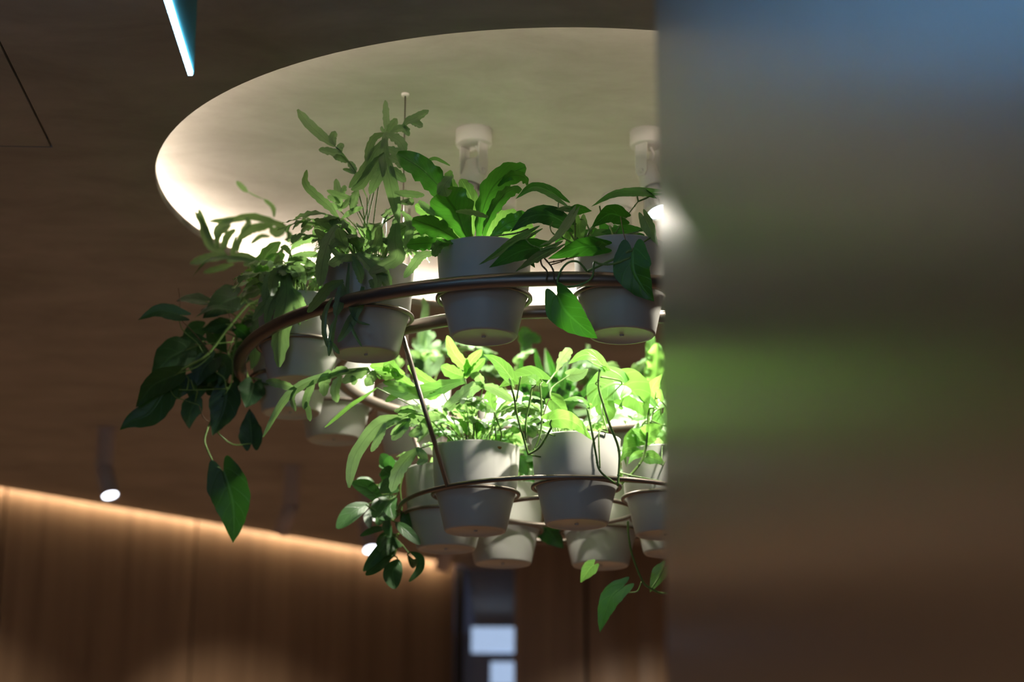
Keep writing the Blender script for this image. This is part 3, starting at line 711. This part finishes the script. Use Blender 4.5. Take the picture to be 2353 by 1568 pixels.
L_(3, 'N', [(700,1075),(700,900),(690,740),(610,585)], 120, (.04, .08), mat='pothos'); L_(3, 'N', [(715,1080),(600,800),(520,600),(525,515)], 100, (.06, .1), mat='pothos')
L_(3, 'N', [(800,1070),(870,980),(960,900),(1060,860)], 150, (.04, .06), mat='pothos'); L_(3, 'N', [(830,1075),(960,1010),(1100,990),(1190,1040)], 150, (.05, .06), mat='pothos'); L_(3, 'N', [(820,1075),(950,950),(1080,900),(1180,880)], 130, (.02, .03))
L_(3, 'L', [(570,840),(640,838),(720,850),(825,882)], 56, (-.09, -.09), 40, mat='fern'); L_(3, 'L', [(280,755),(330,800),(410,870)], 60, (-.06, -.06), 20, mat='fern'); L_(3, 'L', [(90,690),(200,700),(325,712)], 60, (-.05, -.05), 20, mat='fern')
L_(3, 'L', [(420,1160),(300,1190),(240,1260),(165,1360)], 76, (-.02, -.06), 25, mat='fern'); L_(3, 'N', [(650,1070),(450,900),(320,830),(250,790)], 110, (.06, .08), mat='pothos')
L_(3, 'S', [(680,1075),(680,980),(690,880)], 30, (0, .0)); L_(3, 'S', [(310,460),(400,425),(470,450),(525,480)], 30, (.08, .08), mat='pothos')
n.vine(3, [(795,1060),(900,1030),(1040,1010),(1140,975)], 13, (-.03, -.06)); n.leaf(3, 'H', [(1415,925),(1300,870),(1160,880),(998,1000)], 165, (-.06, -.08), 14, mat='heart', stalk=False)

# ---- P3 philodendron
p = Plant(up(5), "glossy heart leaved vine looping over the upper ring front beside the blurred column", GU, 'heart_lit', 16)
vz = p.vine
vz(3, [(1600,1090),(1610,1010),(1680,930),(1705,860),(1697,798)], 13, (0, -.06)); vz(3, [(1500,1095),(1505,980),(1500,855)], 13, (0, -.06)); vz(3, [(1500,1100),(1400,1040),(1330,1010),(1310,960),(1330,920)], 9, (-.02, -.08))
vz(3, [(1600,1310),(1750,1240),(1860,1190),(1930,1150)], 20, (-.12, -.15)); vz(3, [(1930,1150),(2010,1100),(2130,1020)], 14, (-.15, -.08)); vz(3, [(1935,1155),(1890,1030),(1860,880)], 8, (-.15, -.1), 'brown_stem')
vz(3, [(1600,1310),(1530,1235),(1450,1240),(1390,1310),(1370,1400),(1450,1430),(1560,1410),(1640,1350),(1655,1240),(1700,1250),(1800,1250),(1940,1200)], 17, (-.13, -.15))
vz(3, [(1230,1200),(1245,1260),(1285,1310),(1278,1395)], 13, (-.12, -.14), 'brown_stem'); vz(3, [(1260,1200),(1330,1290),(1345,1390),(1385,1440),(1372,1490)], 13, (-.12, -.15), 'brown_stem'); vz(3, [(1385,740),(1375,770),(1372,812)], 9, (-.06, -.06))
vz(3, [(2000,760),(1930,850),(1850,960),(1810,1040)], 9, (-.06, -.02)); vz(3, [(2060,955),(1980,1000),(1870,1020)], 9, (-.06, -.03)); vz(3, [(1120,1060),(1160,1100),(1230,1130),(1240,1190)], 8, (-.12, -.13))
vz(3, [(1300,1240),(1400,1220),(1530,1190),(1600,1180)], 10, (-.12, -.08), 'brown_stem'); vz(3, [(1480,1150),(1420,1220),(1310,1260)], 10, (-.08, -.12), 'brown_stem')
H = p.leaf
H(3, 'H', [(1390,740),(1300,680),(1170,650),(1038,742)], 108, (-.06, -.09), 30); H(3, 'H', [(2110,690),(1960,690),(1800,710),(1630,802)], 100, (-.06, -.1), 40); H(3, 'H', [(1880,885),(1770,860),(1632,962)], 155, (-.06, -.09))
H(3, 'H', [(1990,1000),(1860,990),(1690,1010)], 100, (.0, .02)); H(3, 'H', [(1500,830),(1430,822),(1350,822)], 72, (-.07, -.09), 40); H(3, 'H', [(1500,825),(1560,820),(1638,835)], 92, (-.07, -.09), 30)
H(3, 'H', [(1490,860),(1430,960),(1340,1060),(1220,1110)], 100, (-.09, -.12), 50, mat='fern'); H(3, 'H', [(1155,1010),(1030,1080),(900,1170),(745,1262)], 100, (-.1, -.14), 40); H(3, 'H', [(1240,1125),(1080,1150),(830,1280)], 165, (-.11, -.14))
H(3, 'H', [(1355,1120),(1230,1190),(1130,1250),(1038,1312)], 118, (-.13, -.15), 50); H(3, 'H', [(1705,1115),(1550,1120),(1290,1212)], 150, (-.1, -.12)); H(3, 'H', [(1690,1120),(1720,1090),(1765,1100)], 90, (-.1, -.12), 40)
H(3, 'H', [(1955,1150),(1960,1300),(2030,1430),(2125,1545)], 300, (-.15, -.16), 12); H(4, 'H', [(1370,75),(1430,190),(1560,310),(1682,405)], 265, (-.16, -.16), 10); H(3, 'H', [(1385,850),(1310,825),(1230,830)], 70, (-.03, -.04))
H(3, 'H', [(1545,900),(1540,980),(1565,1080)], 130, (.0, -.02), mat='pothos'); H(3, 'H', [(2045,880),(2090,980),(2155,1105)], 120, (-.08, -.1), 30, mat='fern'); H(3, 'H', [(1230,1170),(1160,1230),(1190,1280)], 100, (-.1, -.12)); H(3, 'H', [(2020,680),(2080,700),(2150,740)], 60, (-.05, -.07), 30)
H(3, 'H', [(1430,960),(1460,1030),(1500,1080)], 120, (.02, .0), mat='pothos'); H(3, 'H', [(2050,930),(2100,960),(2140,1050)], 80, (-.04, -.05))
p.autohearts(8, (1320, 500, 1500, 560), (0.05, 0.075), dz=(.02, .09))

# ---- far side of the upper ring
e = Plant(up(9), "back ring fern with one upright grey green frond behind the thin hanger rod", GU, 'fern', 17)
def up_frond(pl, cr, pts, z, lobe, nl, w, mat=None, rollz=0):
    P = [pl.pt(cr, x, y, z) for x, y in pts]
    pl.lobed([pl.top] + P, lobe, nl, w, viewn(P[0], rollz, P[-1] - P[0]), 0.0, mat, stalk=0.15)
up_frond(e, 4, [(350,740),(330,560),(340,380),(325,180)], -.02, .062, 6, .02); up_frond(e, 4, [(330,200),(320,120),(318,70)], -.05, .02, 2, .02)
e.autofern(9, (0.14, 0.24), (0, 360), (0.6, 1.2), 0.055, 0.02, 5, 0.3)
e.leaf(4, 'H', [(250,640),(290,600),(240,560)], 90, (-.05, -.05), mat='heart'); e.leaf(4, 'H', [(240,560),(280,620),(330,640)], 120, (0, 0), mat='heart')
i_ = Plant(up(8), "dark leaved plant at the back, seen just under the nest fern's pot", GU, 'nest', 18)
i_.leaf(4, 'H', [(560,470),(480,460),(430,440)], 150, (0, 0), mat='heart', stalk=True); i_.leaf(4, 'N', [(1100,560),(1130,470),(1150,400),(1240,420)], 90, (0, 0), stalk=True); i_.leaf(4, 'N', [(1090,520),(1110,420),(1110,310)], 110, (0, .02))
i_.leaf(4, 'N', [(800,640),(780,560),(830,480)], 150, (0, 0)); i_.autofern(9, (0.14, 0.22), (0, 360), (0.6, 1.2), 0.055, 0.02, 5, 0.3, mat='fern')
h = Plant(up(7), "upright grey green fern at the back, centred between the two right front pots", GU, 'fern', 19)
for pts in ([(1300,1000),(1250,760),(1200,500)], [(1330,1000),(1310,780),(1270,480)], [(1380,1000),(1400,760),(1460,490)], [(1400,1000),(1480,760),(1560,560),(1620,450)], [(1350,1000),(1330,800),(1300,560)]):
    up_frond(h, 4, pts, h.rnd.uniform(-.06, .04), .055, 5, .018)
up_frond(h, 4, [(1660,900),(1650,700),(1640,560),(1590,440)], .02, .04, 4, .018)
h.autofern(9, (0.14, 0.22), (0, 360), (0.7, 1.3), 0.05, 0.02, 5, 0.2)
g_ = Plant(up(6), "tall bright banana like leaf glowing against the edge of the blurred column", GU, 'nest', 20)
g_.leaf(4, 'N', [(2080,1000),(2110,800),(2140,640),(2150,440)], 150, (-.1, -.1), 12, mat='pothos', stalk=True); g_.leaf(4, 'N', [(2060,960),(2060,760),(2100,560),(2090,340)], 90, (-.05, -.05), 20, mat='pothos', stalk=True)
g_.leaf(4, 'N', [(2130,1050),(2180,800),(2200,560)], 160, (-.02, -.02), 14, mat='pothos', stalk=True)

# ---- lower ring
l1 = Plant(lo(1), "brightly lit pale fern filling the front left pot of the lower ring", GL, 'fern', 21)
F_ = l1.frond
F_(4, [([(640,710),(660,640),(560,520),(505,380)],76), ([(640,700),(550,670),(455,620)],84), ([(645,700),(690,580),(775,490)],66), ([(650,690),(720,640),(800,560)],60)], (-.04, -.08), mat='pothos')
F_(4, [([(640,735),(500,770),(380,805),(200,835),(0,795)],92), ([(460,790),(400,850),(330,860)],50), ([(200,830),(100,850),(20,900)],40)], (-.06, -.12), mat='pothos')
F_(4, [([(790,765),(700,790),(600,870),(470,960)],96), ([(780,780),(740,700),(680,690)],60), ([(770,775),(850,790),(930,830),(1025,892)],64)], (-.05, -.09))
F_(4, [([(440,760),(370,740),(290,690),(195,615)],62), ([(240,780),(150,720),(60,635)],64), ([(240,790),(110,770),(0,745)],50), ([(130,700),(60,600),(0,620)],56)], (-.05, -.1), mat='pothos')
l1.leaf(4, 'L', [(870,975),(780,940),(675,885)], 70, (-.06, -.08)); l1.leaf(4, 'L', [(870,980),(840,900),(850,800)], 100, (-.03, -.03), mat='pothos')
F_(4, [([(480,1010),(350,1020),(200,1040),(60,1160)],70), ([(330,1010),(230,960),(90,975)],56), ([(330,1030),(300,1120),(200,1160)],66), ([(200,1020),(160,1100),(70,1200)],60), ([(250,1030),(200,960),(120,1000)],56), ([(150,1050),(90,1040),(0,1100)],50)], (-.06, -.1), stalk=(620,1200))
F_(2, [([(2150,1000),(2010,1020),(1900,1065),(1780,1210),(1720,1340),(1698,1510)],84), ([(1960,1040),(1930,1120),(1860,1250)],46)], (-.08, -.14), stalk=(2200,990))
F_(2, [([(2200,1230),(2120,1300),(2050,1400),(2005,1540)],78), ([(2190,1220),(2240,1300),(2190,1340)],50)], (-.08, -.12))
F_(2, [([(1840,650),(1700,670),(1560,700),(1440,735),(1330,790),(1250,860),(1180,960),(1080,1145)],50), ([(1560,660),(1525,740),(1520,850)],64), ([(1640,700),(1600,800),(1615,895)],56), ([(1450,735),(1400,840),(1375,945)],48), ([(1320,790),(1290,870),(1315,960)],32),
       ([(1390,890),(1410,960),(1420,1030)],36), ([(1310,795),(1200,760),(1100,740)],50), ([(1880,665),(1860,720),(1820,775)],60), ([(1560,700),(1640,655),(1700,665)],40), ([(1850,660),(1740,700),(1650,750)],60), ([(1720,700),(1740,740),(1720,765)],34)], (-.08, -.1), stalk=(1900,690))
F_(2, [([(1900,790),(1800,860),(1700,925),(1525,1075)],24), ([(2100,690),(1980,640),(1850,630)],60), ([(2050,700),(1950,700),(1880,660)],56), ([(2040,640),(1990,640),(1950,690)],50)], (-.06, -.1), mat='pothos')
l1.autofern(16, (0.12, 0.22), (0, 360), (0.5, 1.3), 0.05, 0.018, 5, 0.4); l1.autofern(12, (0.07, 0.14), (0, 360), (0.3, 1.2), 0.035, 0.016, 4, 0.4, mat='pothos'); l1.wires(26, (.05, .13))
g = G(); cc = l1.top + V((0.035, -0.075, 0.004))
g.lathe(cc, [(0.0001, -0.008), (0.01, -0.006), (0.013, 0.0), (0.009, 0.007), (0.0001, 0.009)], 14, axis=(1, 0.2, -0.3)); g.lathe(cc + V((0.014, 0, -.003)), [(0.0001, -0.007), (0.008, -0.005), (0.010, 0.0), (0.0001, 0.008)], 12)
g.obj('rhizome', M['moss'], l1.root)

l2 = Plant(lo(2), "long stalked bright heart leaf plant in the lower ring's front right pot", GL, 'pothos', 22)
vz = l2.vine
vz(4, [(1140,1315),(1100,1180),(1050,1000),(1030,880),(990,715)], 17, (-.06, -.09)); vz(4, [(1145,1310),(1200,1240),(1240,1100),(1240,900),(1230,760)], 14, (-.06, -.05)); vz(4, [(1120,1200),(1120,1050),(1150,900),(1165,790)], 15, (-.07, -.07)); vz(4, [(1145,1310),(1230,1250),(1320,1100)], 18, (-.06, -.08))
vz(4, [(1820,1540),(1700,1440),(1670,1320),(1640,1150),(1600,950)], 17, (-.11, -.1)); vz(4, [(1840,1560),(1850,1290),(1780,1090),(1730,930),(1690,780),(1700,620)], 20, (-.12, -.08)); vz(4, [(1045,900),(1060,800),(1080,700)], 13, (-.08, -.08)); vz(4, [(1240,1060),(1290,900),(1310,880)], 8, (-.05, -.04), 'brown_stem')
vz(4, [(1240,1200),(1220,1120),(1330,1160),(1420,1170)], 10, (-.04, -.06)); vz(4, [(1700,1420),(1690,1200),(1700,1130),(1760,1140)], 12, (-.08, -.05))
vz(4, [(1140,1310),(1250,1330),(1320,1290)], 12, (-.06, 0.0))
H = l2.leaf
H(4, 'H', [(1005,715),(930,620),(860,560),(785,528)], 115, (-.09, -.1), 10, stalk=False); H(4, 'H', [(1195,740),(1170,720),(1130,700)], 100, (-.08, -.08), 30); H(4, 'H', [(1235,720),(1150,690),(1020,720),(905,790)], 150, (-.03, -.02), 14)
H(4, 'H', [(1715,610),(1640,540),(1550,540),(1450,605)], 110, (-.08, -.1), 20); H(4, 'S', [(1620,940),(1570,890),(1500,875),(1415,888)], 44, (-.1, -.12), 30); H(4, 'H', [(1320,1040),(1420,1030),(1530,1080),(1640,1200)], 150, (-.08, -.13), 24)
H(4, 'H', [(1870,760),(1790,760),(1680,830),(1620,960)], 290, (.0, -.03), 10); H(4, 'H', [(1840,800),(1930,800),(2000,880),(2060,1020)], 330, (.02, .0), 10); H(4, 'H', [(1720,900),(1760,1000),(1730,1090)], 160, (.02, .0)); H(4, 'H', [(1320,880),(1380,930),(1450,1010)], 140, (-.03, -.04))
H(4, 'S', [(1600,960),(1620,920),(1640,930)], 30, (-.1, -.1)); H(4, 'S', [(1700,640),(1740,640),(1780,650)], 40, (-.08, -.08))
H(4, 'H', [(1460,690),(1550,680),(1610,640)], 110, (0, 0), mat='fern'); H(4, 'N', [(1360,660),(1400,570),(1470,480)], 90, (.03, .03), mat='fern', stalk=True)
l2.autofern(8, (0.13, 0.21), (90, 300), (0.8, 1.4), 0.05, 0.018, 5, 0.3, mat='fern')
l3 = Plant(lo(3), "bright green climber trailing below its lower ring pot half hidden by the column", GL, 'pothos', 23)
vz = l3.vine
vz(4, [(1850,1560),(1960,1450),(2040,1330),(2070,1150),(2080,950)], 20, (-.12, -.1)); vz(4, [(1840,1450),(1960,1480),(2200,1525)], 12, (-.12, -.12)); vz(4, [(1850,1520),(2000,1530),(2210,1545)], 14, (-.12, -.12)); vz(4, [(2100,1060),(2120,960),(2140,820)], 9, (-.09, -.09)); vz(4, [(2070,1300),(2120,1360),(2200,1400)], 9, (-.1, -.1))
H = l3.leaf
H(4, 'H', [(2125,920),(2080,880),(2020,880),(1915,838)], 74, (-.1, -.12), 40, stalk=False); H(4, 'H', [(2150,870),(2110,790),(2190,680)], 130, (-.08, -.1), 16); H(4, 'H', [(2060,1190),(2100,1130),(2200,1080)], 150, (-.1, -.12)); H(4, 'H', [(2060,1180),(2000,1140),(1950,1110)], 90, (-.1, -.12), 30)
H(4, 'H', [(2060,1330),(2120,1340),(2210,1380)], 110, (-.1, -.12)); H(4, 'H', [(1980,1290),(1900,1300),(1860,1370)], 80, (-.06, -.08)); H(4, 'H', [(2030,1300),(1960,1330),(1920,1390)], 60, (-.1, -.12)); H(4, 'H', [(2080,960),(2030,1010),(1940,1050)], 100, (-.06, -.08), 30)
H(4, 'H', [(2180,1000),(2150,1060),(2100,1100)], 120, (-.03, -.04)); l3.autohearts(10, (1440, 930, 1560, 1060), (0.05, 0.08), dz=(-.05, .06))
# hanging shoot below the pots
vz(8, [(1825,60),(1830,170),(1860,330),(1940,530),(2010,585),(2070,615),(2135,620)], 17, (.0, .02)); vz(8, [(1930,530),(1900,600),(1850,612),(1790,602)], 9, (.02, .02))
H(8, 'H', [(1785,570),(1700,640),(1640,780),(1607,925)], 165, (.02, .02), 12, mat='hoya', stalk=False); H(8, 'H', [(2105,420),(2060,480),(1995,612)], 125, (.03, .03), 12)
H(8, 'H', [(1560,400),(1520,440),(1458,535)], 120, (.05, .05), 12, stalk=False)

l0 = Plant(lo(0), 'dark waxy oval leaved plant hanging off the left side of the lower ring', GL, 'hoya', 24)
vz = l0.vine
vz(5, [(520,270),(450,330),(400,470),(390,600),(420,740),(440,850),(400,900)], 12, (-.02, -.08)); vz(5, [(345,575),(300,570),(260,545),(240,530)], 10, (-.1, -.12)); vz(5, [(420,740),(480,800),(530,860)], 9, (-.06, -.08)); vz(5, [(400,500),(340,500),(320,480)], 9, (-.08, -.1)); vz(5, [(500,300),(470,420),(480,560),(420,640)], 9, (-.02, -.06))
H = l0.leaf
for pts, w_ in (([(345,515),(250,420),(140,380)],110), ([(255,525),(150,580),(42,692)],120), ([(440,650),(500,700),(605,800)],80), ([(385,620),(380,680),(405,745)],62), ([(430,750),(340,840),(220,980)],86), ([(410,880),(330,930),(235,1005)],84), ([(455,900),(420,990),(432,1100)],130),
                ([(540,850),(600,890),(600,970),(530,1052)],62), ([(370,690),(290,700),(200,742)],48), ([(270,560),(250,620),(262,690)],60), ([(380,480),(330,530),(290,620)],96), ([(480,800),(400,800),(350,880)],100), ([(430,560),(380,600),(320,620)],80), ([(440,480),(400,540),(420,620)],90),
                ([(420,260),(360,230),(335,190)],90), ([(430,360),(370,310),(340,300)],110), ([(460,430),(390,400),(330,440)],110), ([(450,330),(400,260),(400,200)],90), ([(520,880),(560,930),(590,900)],60), ([(360,740),(340,780),(330,850)],60)):
    H(5, 'O', pts, w_, (-.07, -.12))
l0.autohearts(16, (860, 1060, 925, 1270), (0.035, 0.06), kind='O', dz=(-.05, .06)); l0.autofern(5, (.08, .13), (0, 360), (.6, 1.2), .03, .015, 4, .3, mat='fern')

l4 = Plant(lo(4), "pale potted plant just behind and below the climber at the column edge", GL, 'pothos', 25)
l4.autohearts(8, (1450, 1060, 1540, 1130), (0.05, 0.07), dz=(-.05, .06)); l4.autofern(6, (0.1, 0.18), (0, 360), (0.6, 1.2), 0.04, 0.018, 4, 0.4, mat='fern')
l5 = Plant(lo(5), "back pot of the lower ring with a dark leaf hanging beneath it, right of centre", GL, 'heart', 26)
l5.vine(8, [(1200,60),(1190,10),(1150,-60)], 9, (.02, .0)); l5.leaf(8, 'H', [(1180,90),(1240,170),(1330,275)], 190, (.02, .02), 12, stalk=False); l5.leaf(8, 'H', [(1110,10),(1130,50),(1150,90)], 60, (.02, .02), stalk=False)
l5.autofern(9, (0.12, 0.2), (0, 360), (0.6, 1.2), 0.05, 0.018, 5, 0.4, mat='fern'); l5.autohearts(8, (1180, 1040, 1230, 1100), (.04, .06), mat='nest')
for pts in ([(1150,1010),(1130,850),(1080,680),(1090,560)], [(1300,1010),(1280,820),(1220,620),(1190,480)], [(1340,1010),(1350,830),(1330,650),(1280,500)], [(1380,1010),(1430,850),(1480,700),(1560,600)],
            [(1400,1010),(1500,900),(1600,800),(1640,690)], [(1250,1010),(1200,880),(1120,780)], [(1430,1010),(1480,930),(1540,860)], [(1360,1010),(1400,800),(1430,620)]):
    up_frond(l5, 4, pts, l5.rnd.uniform(-.03, .06), .052, 5, .018)
l6 = Plant(lo(6), "back pot of the lower ring seen between the front left and front right pots", GL, 'fern', 27)
l6.autofern(11, (0.12, 0.2), (0, 360), (0.6, 1.2), 0.05, 0.018, 5, 0.4)

# ---------------------------------------------------------------- white spotlights in the recess
def spotlight(pos, aimdir, label, cone=138, power=1.0):
    root = empty('ceiling_spotlight', pos, label, 'spotlight', 'white spotlights in the round recess')
    G().lathe(pos, [(0.0001, 0), (0.0425, 0), (0.0425, -0.034), (0.041, -0.038), (0.0001, -0.038)], 40).obj('mounting_base', M['white'], root)
    d = V(aimdir).normalized(); ax = d.cross(V((0, 0, 1)))
    if ax.length < 1e-3: ax = V((1, 0, 0))
    ax.normalize(); fw = V((0, 0, 1)).cross(ax)
    yk = G()
    for s in (-1, 1):
        a = pos + ax * s * 0.026; vv = []
        for z, hw in ((-0.036, 0.016), (-0.105, 0.016), (-0.118, 0.009)):
            for q in (-1, 1):
                for t in (0, 0.0035): vv.append(a + ax * t * s + fw * q * hw + V((0, 0, z)))
        f = []
        for k in (0, 4): f += [(k, k+2, k+6, k+4), (k+1, k+5, k+7, k+3), (k, k+4, k+5, k+1), (k+2, k+3, k+7, k+6)]
        f += [(0, 1, 3, 2), (8, 10, 11, 9)]
        yk.add(vv, f)
    yo = yk.obj('yoke', M['white'], root, smooth=False)
    piv = pos + V((0, 0, -0.105))
    for s in (-1, 1): 
        yb = G().lathe(piv + ax * s * 0.0295, [(0.0001, 0.003), (0.005, 0.003), (0.006, 0), (0.0001, 0)], 14, axis=ax * s).obj('pivot_bolt', M['white'], root)
    G().tube(crom([pos + V((0.006, 0, -.037)), pos + V((.014, 0, -.06)), pos + V((.004, 0, -.075)), piv - d * 0.02], 14), 0.0035, 8).obj('cord', M['white'], root)
    G().lathe(piv, [(0.0001, -0.032), (0.016, -0.031), (0.024, -0.024), (0.0255, 0.0), (0.029, 0.042), (0.0265, 0.042), (0.025, 0.02), (0.0001, 0.02)], 36, axis=d).obj('lamp_holder', M['white'], root)
    bl = G(); bl.lathe(piv, [(0.018, 0.02), (0.018, 0.052), (0.024, 0.060), (0.034, 0.098), (0.036, 0.108), (0.0325, 0.108), (0.031, 0.102), (0.0001, 0.102)], 36, axis=d)
    q = V((0, 0, 1)).rotation_difference(d)
    for k in range(20):
        t = 2 * math.pi * k / 20; r = q @ V((math.cos(t), math.sin(t), 0)); s_ = q @ V((-math.sin(t), math.cos(t), 0))
        vv = []
        for zz, r0, r1 in ((0.056, 0.019, 0.027), (0.098, 0.032, 0.0385)):
            for rr in (r0, r1):
                for hh in (-0.001, 0.001): vv.append(piv + d * zz + r * rr + s_ * hh)
        bl.add(vv, [(0, 1, 3, 2), (4, 6, 7, 5), (0, 2, 6, 4), (1, 5, 7, 3), (2, 3, 7, 6), (0, 4, 5, 1)])
    bo = bl.obj('bulb', M['white'], root)
    ln = G().lathe(piv, [(0.0001, 0.106), (0.016, 0.1055), (0.031, 0.103)], 32, axis=d).obj('lens', M['lens'], root)
    lp = piv + d * 0.112
    light('spot_beam', 'SPOT', lp, PLANT_SPOT * power, (1.0, 0.93, 0.80), spot_size=math.radians(cone), spot_blend=0.55, shadow_soft_size=0.03, aim=lp + d)
S1 = at_z(1089, 300, ZR); S2 = at_z(1488, 304, ZR); S3 = at_z(1421, 452, ZR)
spotlight(V((S1.x, S1.y, ZR)), (-0.19, -0.24, -1), 'left white spotlight in the recess, above the broad leaved fern')
spotlight(V((S2.x, S2.y, ZR)), (0.26, -0.20, -1), 'right white spotlight in the recess, cut by the column edge, bulb lit', 112, 1.1)
spotlight(V((S3.x, S3.y, ZR)), (0.10, 0.15, -1), 'farther blurred white spotlight in the recess, behind the heart leaved vine')
spotlight(V((0.66, 4.08, ZR)), (-0.62, 0.22, -0.95), 'white spotlight in the recess hidden behind the dark column, aimed at the lower pots', 66, 1.7)
spotlight(V((CX - (S3.x - CX), S3.y, ZR)), (-0.15, 0.15, -1), 'white spotlight in the recess hidden behind the tall fern fronds')

# ---------------------------------------------------------------- grey cylinder spots on the far ceiling
def far_spot(px, py, r, h, hd, hl, label):
    p = at_z(px, py, ZC); p.z = ZC
    root = empty('cylinder_spotlight', p, label, 'spotlight', 'grey cylinder spotlights along the far ceiling')
    G().lathe(p, [(0.0001, 0), (r * 1.15, 0), (r * 1.15, -0.006), (r, -0.008), (r, -h), (0.0001, -h)], 32).obj('upper_tube', M['grey_metal'], root)
    k = p + V((0, 0, -h)); d = V(hd).normalized()
    G().lathe(k, [(0.0001, -0.01), (r * 0.9, -0.01), (r, 0.0), (r, hl), (r * 0.86, hl), (r * 0.84, hl - 0.006), (0.0001, hl - 0.006)], 32, axis=d).obj('lamp_head', M['grey_metal'], root)
    G().lathe(k + d * (hl - 0.005), [(0.0001, 0.001), (r * 0.8, 0.001)], 24, axis=d).obj('lens', M['far_lens'], root)
    lp = k + d * (hl + 0.01)
    light('far_spot_beam', 'SPOT', lp, 5, (1, 0.8, 0.62), spot_size=math.radians(60), spot_blend=0.6, shadow_soft_size=0.03, aim=lp + d)
far_spot(245, 986, 0.033, 0.145, (0.16, -0.15, -0.5), 0.115, 'grey cylinder spotlight with lit tip, above the left end of the wood wall')
far_spot(672, 1073, 0.033, 0.155, (-0.22, 0.25, -0.5), 0.115, 'grey cylinder spotlight turned away to the left, below the hanging pots')
far_spot(842, 1128, 0.033, 0.15, (0.13, -0.22, -0.5), 0.115, 'grey cylinder spotlight with lit tip behind the dark waxy leaves')
far_spot(1030, 1170, 0.033, 0.15, (-0.12, 0.2, -0.5), 0.115, 'grey cylinder spotlight partly hidden behind the lower left pots')
